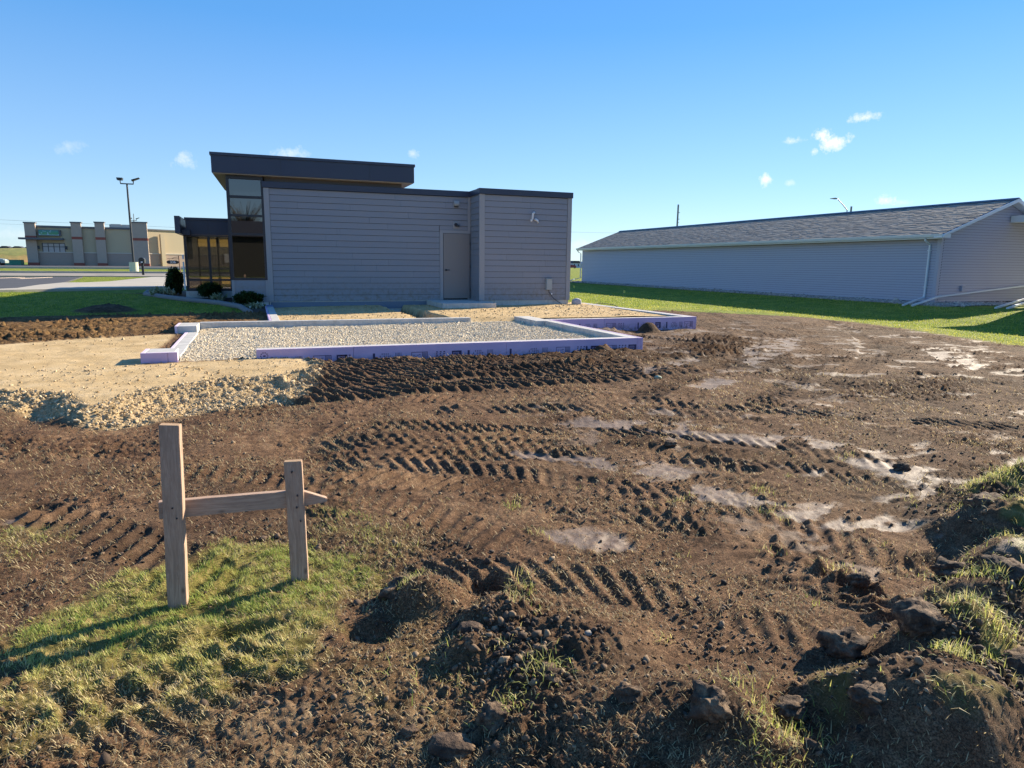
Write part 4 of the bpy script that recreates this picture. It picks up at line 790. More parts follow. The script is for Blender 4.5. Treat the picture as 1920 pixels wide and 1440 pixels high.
# roof deck, shingle courses, ridge
PITCH = .377; EX, EZ, RX, RZ = 27.82, 2.655, 32.2, 4.306
bd(MB().prism([(EX, EZ-.04), (RX, RZ-.04), (36.6, EZ-.04), (36.6, EZ-.015), (RX, RZ-.012), (EX, EZ-.012)], 'y', 21.22, 56.7), 'roof_deck', dark_m, LB)
V = []; F = []; T = []; nrow = 34; sl = math.hypot(RX-EX, RZ-EZ); tr_ = np.random.default_rng(5)
for i in range(nrow):
    s0 = i/nrow; s1 = min(1, (i+1.12)/nrow); y = 21.2+tr_.uniform(0, .15)
    while y < 56.7:
        w = tr_.choice([.16, .24, .33, .42]); y1 = min(y+w, 56.72); lift = tr_.choice([.004, .011]); x0_ = EX-.02+(RX-EX+.02)*s0; z0_ = EZ-.01+(RZ-EZ)*s0; x1_ = EX+(RX-EX)*s1; z1_ = EZ-.008+(RZ-EZ)*s1
        b = len(V); V += [(x0_, y, z0_+lift+.006), (x0_, y1-.004, z0_+lift+.006), (x1_, y1-.004, z1_+.004), (x1_, y, z1_+.004), (x0_, y, z0_-.004), (x0_, y1-.004, z0_-.004)]
        F += [(b, b+3, b+2, b+1), (b, b+1, b+5, b+4)]; T += [tr_.uniform(0, 1)]*6; y = y1
o = np_mesh('shingles', V, F, shingle_m, None, False, dict(tone=np.array(T))); under(o, LB); tag(o, kind='stuff')
bd(MB().prism([(RX-.22, RZ-.055), (RX, RZ+.045), (RX+.22, RZ-.055), (RX, RZ+.01)], 'y', 21.18, 56.75), 'ridge_vent', dark_m, LB)
# gutter, fascia, rakes
bd(MB().prism([(27.70, 2.655), (27.705, 2.62), (27.735, 2.53), (27.79, 2.50), (27.815, 2.50), (27.815, 2.66)], 'y', 21.24, 56.75), 'gutter', wmetal_m, LB)
bd(MB().box(27.82, 27.84, 21.25, 56.7, 2.46, 2.625).box(27.842, 28.21, 21.62, 56.4, 2.47, 2.485), 'eave_soffit', wmetal_m, LB)
def rake(y0, y1):
    return MB().prism([(27.72, EZ-.135), (RX, RZ-.155), (36.6, EZ-.18), (36.6, EZ-.02), (RX, RZ+.0), (27.80, EZ-.01)], 'y', y0, y1)
bd(rake(21.17, 21.215), 'rake_board', wmetal_m, LB); bd(rake(56.72, 56.76), 'rake_board', wmetal_m, LB)
bd(MB().prism([(27.72, EZ-.16), (28.25, EZ-.16), (28.25, EZ+.01), (27.72, EZ-.012)], 'y', 21.216, 21.6).prism([(28.3, EZ+.03), (RX, RZ-.16), (35.9, EZ+.03), (35.9, EZ+.045), (RX, RZ-.145), (28.3, EZ+.045)], 'y', 21.216, 21.59), 'rake_soffit', wmetal_m, LB)
def spout(pts, name='downspout', r=.052):
    return bd(MB().tube(pts, r, 4), name, wmetal_m, LB, .006)
spout([(27.77, 22.05, 2.50), (27.78, 22.05, 2.40), (28.12, 22.05, 2.22), (28.13, 22.05, 2.1), (28.13, 22.05, .02), (28.08, 22.03, -.12)])
spout([(28.12, 22.03, -.10), (27.4, 21.9, -.22), (26.2, 21.5, -.40)], 'drain_pipe')
bd(MB().box(28.07, 28.19, 21.98, 22.12, 1.95, 1.98).box(28.07, 28.19, 21.98, 22.12, .35, .38), 'pipe_strap', wmetal_m, LB)
spout([(34.6, 21.45, .50), (28.2, 21.45, -.04), (26.3, 21.15, -.40)], 'drain_pipe')
spout([(36, 20.9, .2), (32.5, 20.4, -.06), (27.4, 18.35, -.33)], 'drain_pipe', .06); spout([(36.5, 20.7, .2), (32.8, 20.2, -.08), (27.55, 18.0, -.33)], 'drain_pipe', .06)
spout([(27.78, 56.6, 2.5), (27.9, 56.6, 2.35), (28.13, 56.55, 2.2), (28.13, 56.55, .0), (27.4, 56.3, -.1), (24.6, 53.0, -.42)])
bd(MB().box(29.72, 29.92, 21.50, 21.59, .20, .43).box(29.70, 29.94, 21.49, 21.59, .43, .445), 'wall_vent', vinyl_m, LB, .004)
# unseen wing added past the right edge to shade the lawn; porch partly seen
bd(MB().box(29.6, 40, 7, 18.1, -.5, 3.2), 'unseen_wing_wall', vinyl_m, LB); bd(MB().prism([(28.6, 3.28), (34.5, 5.0), (40.5, 3.28)], 'y', 6.6, 18.5), 'unseen_wing_roof', shingle_m, LB)
bd(MB().box(32.4, 36.5, 20.5, 21.55, 3.28, 3.58), 'porch_roof', wmetal_m, LB)
for yy in (20.6,): bd(MB().box(35.9, 36.1, yy, yy+.2, -.4, 3.28), 'porch_post', wmetal_m, LB)
# ---------------------------------------------------------------- store across the road
SB = empty('store_building', (-15, 115, .27), 'tan and grey flat roofed store with brick pilasters beyond the road', 'store')
stucco_m = paint('stucco', (.52, .42, .27), .9, .06, 1, 10, .2); block_m = paint('split_block', (.40, .30, .24), .9, .1, 3, 20, .4); pil_m = paint('pilaster_block', (.46, .36, .28), .9, .12, 3, 20, .4); red_m = paint('red_band', (.32, .09, .06), .85, .1); sill_m = paint('sill_band', (.62, .55, .46), .8, .05); cap_m = paint('roof_cap', (.12, .12, .13), .6, .05)
green_m = paint('green_cabinet', (.08, .30, .20), .6, .1)
X0, X1, Y0, ZG = -27.9, -14.9, 111., .25
def turned(mb, a=math.radians(36)):
    mb.v = [(X1+(x-X1)*math.cos(a)-(y-Y0)*math.sin(a), Y0+(x-X1)*math.sin(a)+(y-Y0)*math.cos(a), z) for x, y, z in mb.v]; return mb
bd(MB().box(X0, X1, Y0, 133, ZG-.6, 5.4), 'wall', stucco_m, SB); bd(turned(MB().box(X1, 6, Y0, Y0+8, ZG-.6, 5.42)), 'wall', stucco_m, SB)
bd(turned(MB().box(X1+.3, 6, Y0-.12, Y0-.004, ZG-.5, 2.05)), 'block_base', block_m, SB); bd(turned(MB().box(X1+.3, 6, Y0-.2, Y0-.004, 2.054, 2.16)), 'sill_band', sill_m, SB); bd(turned(MB().box(X1, 6, Y0-.15, Y0+8, 5.43, 5.62)), 'roof_cap', cap_m, SB)
bd(turned(MB().box(-11.9, -11.3, Y0-.55, Y0-.204, ZG-.5, 4.9)), 'pilaster', stucco_m, SB)
bd(MB().box(X0, X1, Y0-.12, Y0-.004, ZG-.5, 2.05), 'block_base', block_m, SB)
bd(MB().box(X0, X1, Y0-.2, Y0-.004, 2.054, 2.16), 'sill_band', sill_m, SB)
bd(MB().box(X0, X1, Y0-.15, 133.1, 5.404, 5.66), 'roof_cap', cap_m, SB)
for xa, xb, zt in [(-28.3, -27.05, 5.9), (-22.9, -21.7, 6.1), (-20.05, -18.9, 6.2), (-15.5, -13.6, 6.35)]:
    bd(MB().box(xa, xb, Y0-.55, Y0-.204, ZG-.5, zt), 'pilaster', pil_m if xb < -12 else stucco_m, SB); 
    if xb < -12:
        bd(MB().box(xa-.08, xb+.08, Y0-.63, Y0+.3, zt+.004, zt+.16), 'pilaster_cap', cap_m, SB); bd(MB().box(xa-.02, xb+.02, Y0-.57, Y0-.203, 3.9, 4.25), 'brick_band', red_m, SB); bd(MB().box(xa-.02, xb+.02, Y0-.57, Y0-.203, ZG, .7), 'brick_band', red_m, SB)
bd(MB().box(-28.9, -23.9, Y0-1.4, Y0-.02, 3.75, 4.0), 'awning', cap_m, SB)
bd(MB().box(-26.6, -23.9, Y0-.06, Y0-.003, 1.75, 3.35), 'window_frame', frame_m, SB)
for i in range(4):
    bd(MB().box(-26.48+i*.66, -25.92+i*.66, Y0-.075, Y0-.062, 1.85, 2.8).box(-26.48+i*.66, -25.92+i*.66, Y0-.075, Y0-.062, 2.88, 3.27), 'window_pane', paint('bright_pane', (.35, .35, .38), .1, .1), SB)
for xx in (-26.95, -23.7): bd(MB().tube([(xx, Y0-.35, 2.5), (xx, Y0-.35, 2.95)], .14, 8), 'wall_lamp', frame_m, SB)
bd(MB().box(-26.8, -24.2, Y0-.5, Y0-.01, 4.3, 5.1), 'sign_box', cap_m, SB)
sg = M('sign_face'); spx = sg.n.new('ShaderNodeSeparateXYZ'); sg.l.new(sg.pos(), spx.inputs[0]); c = sg.ramp(sg.rng(spx.outputs[2], 4.35, 5.05), [(0, (.30, .45, .40)), (.3, (.06, .28, .10)), (1, (.03, .22, .24))]); c = sg.mix(sg.rng(sg.noise(2.2, 3), .55, .6), c, (.35, .5, .55)); sg.color(c).rough(.3)
bd(MB().box(-26.7, -24.4, Y0-.53, Y0-.504, 4.36, 5.04), 'sign_face', sg.m, SB)
bd(MB().box(-19, -15.9, 115, 118, 5.66, 6.25).box(-18.8, -17.5, 114.9, 115, 5.7, 6.3), 'rooftop_unit', sill_m, SB)
# ---------------------------------------------------------------- paved surfaces left
def drape(name, pts, off, mat, th=.3, n=2):
    bm = bmesh.new(); vs_ = [bm.verts.new((p[0], p[1], 0)) for p in pts]; bm.faces.new(vs_); bmesh.ops.triangulate(bm, faces=bm.faces)
    for _ in range(n): bmesh.ops.subdivide_edges(bm, edges=[e for e in bm.edges if e.calc_length() > 3], cuts=1, use_grid_fill=False); bmesh.ops.triangulate(bm, faces=bm.faces)
    P_ = np.array([v.co[:] for v in bm.verts]); zz_ = zb(P_[:,0], P_[:,1])
    for v, q in zip(bm.verts, zz_): v.co.z = q+off
    if th:
        r = bmesh.ops.extrude_face_region(bm, geom=list(bm.faces)); [setattr(v.co, 'z', v.co.z-th) for v in r['geom'] if isinstance(v, bmesh.types.BMVert)]
    bmesh.ops.recalc_face_normals(bm, faces=bm.faces); me = bpy.data.meshes.new(name); bm.to_mesh(me); bm.free(); me.materials.append(mat); return tag(link(bpy.data.objects.new(name, me)), kind='structure')
def flat(name, c, var, rough=.9):
    m = M(name); a = m.noise(.6, 6, .65); b = m.noise(18, 4, .65); f = m.math('ADD', m.math('MULTIPLY', a, .6), m.math('MULTIPLY', b, .4)); m.color(m.ramp(f, [(.35, tuple(x*(1-var) for x in c)), (.65, tuple(x*(1+var) for x in c))])).rough(rough); m.bump(b, .4, .01); return m.m
asph_m = flat('asphalt', (.062, .063, .072), .25); pav_m = flat('pavement_concrete', (.44, .40, .33), .12); road_m = flat('road_concrete', (.30, .265, .22), .15); lotm = flat('parking_asphalt', (.07, .07, .085), .2)
drape('driveway', [(-60, 24.5), (-10.5, 26.9), (-8.18, 28.2), (-7.9, 29.7), (-8.11, 34.09), (-8.40, 38.31), (-9.5, 46.9), (-9.61, 48.09), (-13.62, 47.8), (-60, 46)], .06, asph_m)
drape('pavement', [(-9.2, 27.6), (-7.71, 28.33), (-6.28, 29.11), (-2.68, 31.48), (-2.2, 34), (-2.9, 47.57), (-4.3, 48.0), (-5.8, 47.5), (-6.56, 38.36), (-7.28, 36.83), (-8.11, 36.6), (-8.3, 33.5), (-8.1, 30.0)], .09, pav_m)
drape('road', [(-120, 48), (-13.6, 50.5), (20, 51.5), (120, 53), (120, 61), (20, 60.7), (-5.6, 60.2), (-16.4, 59), (-120, 56)], .055, road_m)
drape('parking_lot', [(-120, 86), (-24, 85.5), (20, 87), (20, 110.4), (-34, 110.4), (-120, 108)], .055, lotm)
drape('kerb', [(-120, 56.05), (-16.4, 59.05), (-5.6, 60.25), (20, 60.75), (20, 61.1), (-5.6, 60.6), (-16.4, 59.4), (-120, 56.4)], .19, pav_m, .2)
drape('kerb', [(-120, 84.6), (-24, 84.1), (20, 85.6), (20, 86), (-24, 84.5), (-120, 85)], .19, pav_m, .2)
mark_m = flat('road_marking', (.72, .55, .40), .1)
drape('painted_line', [(-13.0, 44.6), (-12.3, 46.4), (-12.1, 46.4), (-12.8, 44.6)], .07, mark_m, .02, 0); drape('painted_line', [(-11.9, 43.6), (-11.1, 46.6), (-10.8, 46.6), (-11.6, 43.6)], .07, mark_m, .02, 0)
drape('gravel_strip', [(26.85, 20.0), (28.2, 20.0), (28.2, 57), (27.0, 57)], .012, flat('strip_gravel', (.34, .30, .26), .3), .1, 4); drape('gravel_strip', [(28.2, 20.1), (33, 19.9), (33, 21.6), (28.2, 21.6)], .012, flat('strip_gravel', (.40, .34, .27), .3), .1, 2)
# planting bed edge and low plants
BEDP = [(-.1, 19.6), (-.35, 21.0), (-.95, 22.1), (-1.9, 23.1), (-2.75, 24.2), (-3.35, 25.6), (-3.5, 27.4), (-3.2, 29)]
bm_ = MB()
pts = [Vector((a, b, float(zb(a, b))+.05)) for a, b in BEDP]; dn_ = []
for i in range(len(pts)-1):
    for t in np.linspace(0, 1, 5)[:-1]: dn_.append(pts[i].lerp(pts[i+1], t))
dn_ = [Vector((p.x, p.y, float(zb(p.x, p.y))+.04)) for p in dn_]
eo = MB().tube(dn_, .085, 8).build('bed_edging', paint('edging_block', (.20, .19, .19), .85, .1, 5, 30, .4), None, 0, True); tag(eo, 'curved grey concrete edging round the planting bed', 'garden edging')
drape('mulch_bed', [(-.1, 19.7), (-.3, 21.0), (-.9, 22.05), (-1.85, 23.05), (-2.7, 24.2), (-3.25, 25.6), (-3.4, 27.4), (-3.1, 29), (-1.5, 29), (-1.9, 24.0), (-.6, 23.9), (-.6, 22.0), (.3, 22), (.3, 19.7)], .02, flat('mulch', (.055, .036, .025), .4), .2, 3)
leaf_m = grass_mat('dark_leaf', (.012, .035, .010), (.030, .070, .016), (.07, .12, .03)); pale_m = grass_mat('pale_leaf', (.20, .24, .10), (.42, .44, .28), (.66, .66, .52))
def bush(name, cx_, cy_, rx, ry, rz, n, leaf, mat, label, cat, seed, stem=.15, lumps=7):
    q = np.random.default_rng(seed); zg = float(zb(cx_, cy_)); e = empty(name, (cx_, cy_, zg), label, cat)
    th = q.uniform(0, 6.283, n); ph = np.arccos(q.uniform(-.85, 1, n)); lump = 1+.26*np.sin(th*3+q.uniform(0, 6))*np.sin(ph*4)+.12*np.sin(th*5+1)*np.cos(ph*3); rr = q.uniform(.35, 1, n)**.45*lump
    x = cx_+rx*rr*np.sin(ph)*np.cos(th); y = cy_+ry*rr*np.sin(ph)*np.sin(th); z = zg+stem+rz*(.90+rr*np.cos(ph))
    L = leaf*q.uniform(.6, 1.3, n); o = blades('foliage', x, y, z, L, L*.28, q.uniform(.2, 2.2, n), q.uniform(0, 6.283, n), np.clip(q.normal(.4, .25, n), 0, 1), mat); under(o, e)
    mb = MB()
    for k in range(6):
        a = k*1.05+.3; mb.tube([(cx_+.02*math.cos(a), cy_+.02*math.sin(a), zg-.02), (cx_+rx*.3*math.cos(a), cy_+ry*.3*math.sin(a), zg+stem+rz*.6), (cx_+rx*.55*math.cos(a), cy_+ry*.55*math.sin(a), zg+stem+rz*1.2)], [.018, .012, .004], 6)
    bd(mb, 'stem', paint('bark', (.10, .07, .05), .9, .2), e); return e
bush('shrub', -2.45, 25.6, .27, .27, .46, 5200, .07, leaf_m, 'tall rounded dark evergreen shrub at the corner of the office entrance', 'shrub', 1, .0)
bush('shrub', -1.28, 23.7, .33, .28, .22, 3000, .07, leaf_m, 'low dark shrub below the entrance window', 'shrub', 2, .05)
bush('shrub', -.14, 21.72, .40, .26, .17, 3000, .07, leaf_m, 'wide low dark shrub in front of the tall window column', 'shrub', 3, .05)
bush('leafy_plant', -2.75, 24.75, .34, .28, .10, 420, .13, pale_m, 'pale variegated plant at the foot of the tall shrub', 'plant', 4, .02)
bush('leafy_plant', -1.0, 22.95, .20, .18, .08, 240, .12, pale_m, 'small pale plant between the two low shrubs', 'plant', 5, .02)
bush('leafy_plant', .02, 20.9, .24, .16, .05, 200, .11, pale_m, 'pale withered plant in the dark soil beside the wall corner', 'plant', 6, .01)
# ---------------------------------------------------------------- street things
def pole_light(name, x, y, h, label, heads, base=True, grp=None):
    zg = float(zb(x, y)); e = empty(name, (x, y, zg), label, 'street lamp')
    if base: bd(MB().tube([(x, y, zg-.2), (x, y, zg+.85)], .36, 20), 'concrete_base', paint('pale_base', (.62, .62, .50), .85, .08), e)
    bd(MB().tube([(x, y, zg+(.85 if base else 0)), (x, y, zg+h)], [.095, .07], 10), 'pole', frame_m if base else steel_m, e)
    if heads == 'double':
        bd(MB().tube([(x-.5, y, zg+h-.03), (x+.5, y, zg+h-.03)], .05, 8).tube([(x-.48, y, zg+h-.03), (x-.5, y, zg+h+.25)], .04, 8).tube([(x+.48, y, zg+h-.03), (x+.52, y, zg+h+.25)], .04, 8), 'arm', frame_m, e)
        bd(MB().prism([(x-.70, zg+h+.25), (x-.32, zg+h+.25), (x-.28, zg+h+.44), (x-.74, zg+h+.44)], 'y', y-.3, y+.3), 'lamp_head', frame_m, e)
        bd(MB().prism([(x+.4, zg+h+.20), (x+1.0, zg+h+.46), (x+.97, zg+h+.52), (x+.38, zg+h+.32)], 'y', y-.3, y+.3), 'lamp_head', frame_m, e)
    else:
        bd(MB().tube([(x, y, zg+h-.05), (x-1.0, y, zg+h+.75), (x-1.9, y, zg+h+1.35), (x-2.2, y, zg+h+1.42)], [.07, .06, .05, .05], 8), 'arm', steel_m, e)
        bd(MB().prism([(x-3.1, zg+h+1.36), (x-2.2, zg+h+1.32), (x-2.1, zg+h+1.44), (x-2.5, zg+h+1.52), (x-3.1, zg+h+1.42)], 'y', y-.2, y+.2), 'lamp_head', steel_m, e)
    return e
pole_light('street_lamp', -9.64, 68.1, 7.5, 'tall black two-headed parking lamp on a pale round concrete base', 'double')
pole_light('street_lamp', -20.6, 150, 8.4, 'small far two-headed lamp showing just above the store roof', 'double')
pole_light('street_lamp', 78.7, 75, 9.7, 'grey street lamp with single curved arm rising behind the long shingle roof', 'single', False)
def upole(x, y, zt, lab, r=.16, bars=True):
    e = empty('utility_pole', (x, y, -.4), lab, 'utility pole'); bd(MB().tube([(x, y, -.5), (x+.1, y, zt)], [r*1.2, r], 10), 'pole', steel_m, e)
    if bars: bd(MB().box(x-.1, x+.6, y-.08, y+.08, zt-1.9, zt-1.78).box(x-.1, x+.6, y-.08, y+.08, zt-3.4, zt-3.28).box(x-.1, x+.5, y-.08, y+.08, zt-4.2, zt-4.1), 'insulator', steel_m, e)
upole(94.7, 140, 15.5, 'bare grey utility pole standing behind the roof, left of centre', .2)
upole(127.0, 120, 14.9, 'thin pole tip showing just right of the single-arm street lamp', .2, False)
upole(-27.5, 200, 12.8, 'distant thin pole above the right end of the store roof', .09, False)
def wire(pts, lab, r=.03):
    o = MB().tube(pts, r, 4).build('power_line', steel_m); tag(o, lab, 'power line')
def sag(a, b, s, n=16): return [Vector(a).lerp(Vector(b), i/n)+Vector((0, 0, -s*4*(i/n)*(1-i/n))) for i in range(n+1)]
wire(sag((-90, 200, 11.6), (-27.5, 200, 9.9), .3)+sag((-27.5, 200, 9.9), (60, 200, 12.0), 1.2)[1:], 'thin overhead wire crossing the sky behind the store')
wire(sag((60, 200, 11.8), (125, 200, 11.9), .3), 'thin overhead wire between the office building and the long roof')
wire(sag((-90, 202, 10.4), (-27.5, 202, 9.3), .3)+sag((-27.5, 202, 9.3), (60, 202, 11.0), 1.2)[1:], 'fainter lower overhead wire behind the store roof', .02)
# mailbox
x, y = -7.14, 54.3; zg = float(zb(x, y)); e = empty('mailbox', (x, y, zg), 'dark mailbox on a post by the kerb in front of the store', 'mailbox')
bd(MB().box(x-.07, x+.07, y-.07, y+.07, zg-.1, zg+.95), 'post', black_m, e); pr = [(x-.18, zg+.88), (x+.18, zg+.88), (x+.18, zg+1.12)]+[(x+.18*math.cos(t), zg+1.12+.14*math.sin(t)) for t in np.linspace(.3, 2.84, 6)]+[(x-.18, zg+1.12)]
bd(MB().prism(pr, 'y', y-.35, y+.35), 'box', black_m, e); bd(MB().box(x-.05, x+.07, y-.362, y-.352, zg+.9, zg+.98), 'label_plate', white_m, e)
# hanging number sign
x, y = -4.9, 56.0; zg = float(zb(x, y)); e = empty('house_number_sign', (x, y, zg), 'black oval sign with white number hanging from a rusty post by the drive', 'sign')
rust_m = paint('rusty_post', (.28, .16, .10), .8, .2); bd(MB().tube([(x, y, zg-.1), (x-.06, y, zg+1.42)], .045, 8), 'post', rust_m, e); bd(MB().tube([(x-.05, y, zg+1.2), (x-.85, y, zg+1.2)], .018, 6).tube([(x-.1, y, zg+1.33), (x-.35, y, zg+1.3), (x-.5, y, zg+1.22)], .018, 6).tube([(x-.25, y, zg+1.2), (x-.25, y, zg+1.08)], .012, 6).tube([(x-.7, y, zg+1.2), (x-.7, y, zg+1.08)], .012, 6), 'bracket', rust_m, e)
ov = [(x-.48+.40*math.copysign(abs(math.cos(t))**.6, math.cos(t)), zg+.95+.135*math.copysign(abs(math.sin(t))**.7, math.sin(t))) for t in np.linspace(0, 2*math.pi, 24, endpoint=False)]
pl = bd(MB().prism(ov, 'y', y-.03, y+.01), 'plate', black_m, e)
tx = bpy.data.curves.new('number', 'FONT'); tx.body = '336'; tx.size = .26; tx.extrude = .004; tx.align_x = 'CENTER'; tx.align_y = 'CENTER'; to = bpy.data.objects.new('number', tx); COL.objects.link(to); to.parent = pl; to.location = (x-.47, y-.04, zg+.95); to.rotation_euler = (math.pi/2, 0, 0); tx.materials.append(white_m); bpy.context.view_layer.update(); nm_ = bpy.data.meshes.new_from_object(to.evaluated_get(bpy.context.evaluated_depsgraph_get())); bpy.data.objects.remove(to); to = bpy.data.objects.new('number', nm_); COL.objects.link(to); to.parent = pl; to.location = (x-.47, y-.04, zg+.95); to.rotation_euler = (math.pi/2, 0, 0)
# green cabinet and parked car far left
zg = .28; cb = MB().box(-34.9, -31.6, 120, 121.5, zg-.1, .98).box(-34.9, -31.6, 119.95, 121.55, .984, 1.03).build('utility_cabinet', green_m, None, .01); tag(cb, 'long green utility cabinet left of the store', 'cabinet')
ce = empty('parked_car', (-31.0, 106, .3), 'pale parked car cut off by the left edge of the picture', 'car'); carp = paint('car_paint', (.32, .38, .34), .3, .05, 1, 20, 0)
def P2(pts): return [(-31.6+a, .3+b) for a, b in pts]
body = P2([(-2.2, .28), (-2.3, .6), (-2.1, .86), (-1.3, .95), (1.0, .93), (2.0, .80), (2.2, .62), (2.2, .3)]); cabn = P2([(-1.7, .93), (-1.25, 1.36), (-.3, 1.45), (.4, 1.40), (1.15, .93)])
bd(MB().prism(body, 'y', 105.2, 106.95), 'body', carp, ce, .03); bd(MB().prism(cabn, 'y', 105.35, 106.8), 'cabin', carp, ce, .03); bd(MB().prism(P2([(-1.45, .97), (-1.15, 1.30), (-.3, 1.37), (.35, 1.33), (.95, .97)]), 'y', 105.33, 105.348), 'side_window', frame_m, ce)
for xc in (-1.4, 1.4):
    w = bd(MB().tube([(-31.6+xc, 105.15, .62), (-31.6+xc, 105.35, .62)], .32, 20), 'wheel', black_m, ce); rm = MB().tube([(-31.6+xc, 105.13, .62), (-31.6+xc, 105.149, .62)], .19, 14).build('rim', steel_m); child_of(rm, w, ce)
    bd(MB().tube([(-31.6+xc, 106.8, .62), (-31.6+xc, 107.0, .62)], .32, 20), 'wheel', black_m, ce)
bd(MB().box(-29.45, -29.38, 105.3, 105.6, .9, 1.05), 'headlight', white_m, ce)
# ---------------------------------------------------------------- far embankment, far houses
xs = np.linspace(-330, -25, 90); ys = np.linspace(214, 262, 14); Xg, Yg = np.meshgrid(xs, ys, indexing='ij'); X = Xg.ravel(); Y = Yg.ravel(); zz_ = .1+sst(Y, 216, 243)*4.15*(1-sst(X, -60, -27)*.8)+fbm(X, Y, .05, 3, 7)*.5*sst(Y, 216, 225)
i, j = np.meshgrid(np.arange(89), np.arange(13), indexing='ij'); F = np.stack([i*14+j, (i+1)*14+j, (i+1)*14+j+1, i*14+j+1], -1).reshape(-1, 4)
hm = M('embankment'); sp_ = hm.n.new('ShaderNodeSeparateXYZ'); hm.l.new(hm.pos(), sp_.inputs[0]); n1 = hm.noise(.12, 5, .65); f = hm.math('ADD', hm.math('MULTIPLY', hm.rng(sp_.outputs[2], 0, 4.6), .35), hm.math('MULTIPLY', n1, .75)); hm.color(hm.ramp(f, [(.40, (.38, .20, .06)), (.52, (.34, .23, .06)), (.64, (.20, .21, .05)), (.8, (.30, .27, .07))])).rough(.95); hm.bump(n1, .8, .8)
tag(np_mesh('hill', np.stack([X, Y, zz_], 1), F, hm.m, smooth=True), kind='structure')
fwall_m = paint('far_wall', (.55, .55, .55), .8, .1); froof_m = paint('far_roof', (.06, .06, .075), .8, .1)
def house(x, y, w, d, h, rh, lab, grp, wm=fwall_m, rm=froof_m, zg=None, cat='house'):
    zg = float(zb(x, y)) if zg is None else zg; e = empty('far_house', (x, y, zg), lab, cat, grp)
    bd(MB().box(x-w/2, x+w/2, y, y+d, zg-.5, zg+h), 'wall', wm, e); bd(MB().prism([(x-w/2-.3, zg+h+.01), (x+w/2+.3, zg+h+.01), (x+w/2-.8, zg+h+rh), (x-w/2+.8, zg+h+rh)], 'y', y-.3, y+d+.3), 'roof', rm, e)
    for k in range(2): bd(MB().box(x-w*.3+k*w*.5, x-w*.3+k*w*.5+w*.12, y-.05, y-.01, zg+h*.35, zg+h*.8), 'window', frame_m, e)
for k, (xx, lb) in enumerate([(-73, 'dark roofed house cut by the left edge on the embankment'), (-69.6, 'dark roofed house on the embankment, second from the left edge'), (-66.4, 'dark roofed house in the middle of the embankment row'), (-63.2, 'dark roofed house on the embankment, second from the store'), (-60.2, 'dark roofed house on the embankment nearest the store')]):
    house(xx, 250, 2.7, 3, .35, .62, lb, 'low dark roofs along the top of the far embankment', zg=4.0)
blue_w = paint('far_pale_wall', (.50, .56, .66), .8, .15)
for k, (xx, h, lb) in enumerate([(186, 2.3, 'low pale blue distant building just right of the office corner'), (193.5, 2.9, 'taller pale distant building in the gap between the two near buildings'), (200, 2.4, 'pale distant building touching the far end of the long building')]):
    house(xx, 395, 5.6, 6, h, 1.5, lb, 'pale distant buildings in the gap', blue_w, froof_m if k == 1 else blue_w)
tk = empty('red_truck', (143, 300, -.4), 'dark red vehicle far away beside the office corner', 'truck'); redp = paint('red_paint', (.20, .03, .05), .4, .05)
bd(MB().box(141.5, 145.6, 300, 302, .0, 1.3), 'cargo_box', redp, tk); bd(MB().prism([(145.65, 0), (147, 0), (147, .6), (146.5, 1.1), (145.65, 1.1)], 'y', 300.1, 301.9), 'cab', redp, tk)
for xc in (142.3, 146.2): bd(MB().tube([(xc, 299.9, -.05), (xc, 300.1, -.05)], .35, 12), 'wheel', black_m, tk)
# seen only in the tall window's reflection: house and bare tree behind the photographer
hb = empty('brown_house', (-6, -30, -.4), 'brown house visible only as a dark reflection in the tall window', 'house'); br = paint('brown_siding', (.055, .052, .045), .7, .1)
bd(MB().box(-14, 4, -40, -30, -.5, 3.6), 'wall', br, hb); bd(MB().prism([(-40.5, 3.61), (-29.5, 3.61), (-35, 5.4)], 'x', -14.5, 4.5), 'roof', froof_m, hb); bd(MB().box(-2.6, -1.7, -29.98, -29.9, 1.0, 1.9).box(-9, -7, -29.98, -29.9, 1, 2.3), 'window', paint('house_window', (.3, .3, .3), .3, .1), hb)
tb = empty('bare_tree', (-.4, -44, -.4), 'bare leafless tree reflected in the upper pane of the tall window', 'tree'); q = np.random.default_rng(9); mt = MB(); mt.tube([(-.4, -44, -.4), (-.3, -44, 2), (-.5, -44, 4.5)], [.25, .2, .12], 8); mbr = MB()
for k in range(420):
    a = q.uniform(0, 6.28); z0_ = q.uniform(1.5, 5.2); L = q.uniform(1.5, 4.0); ex = (-.4+L*.55*math.cos(a), -44+L*.55*math.sin(a), z0_+L*.85); mid = (-.4+L*.2*math.cos(a), -44+L*.2*math.sin(a), z0_+L*.4)
    mbr.tube([(-.4, -44, z0_), mid, ex], [.05, .03, .014], 3)
bd(mt, 'trunk', paint('tree_bark', (.12, .10, .085), .9, .1), tb); bd(mbr, 'branches', paint('tree_twigs', (.13, .11, .09), .9, .1), tb)
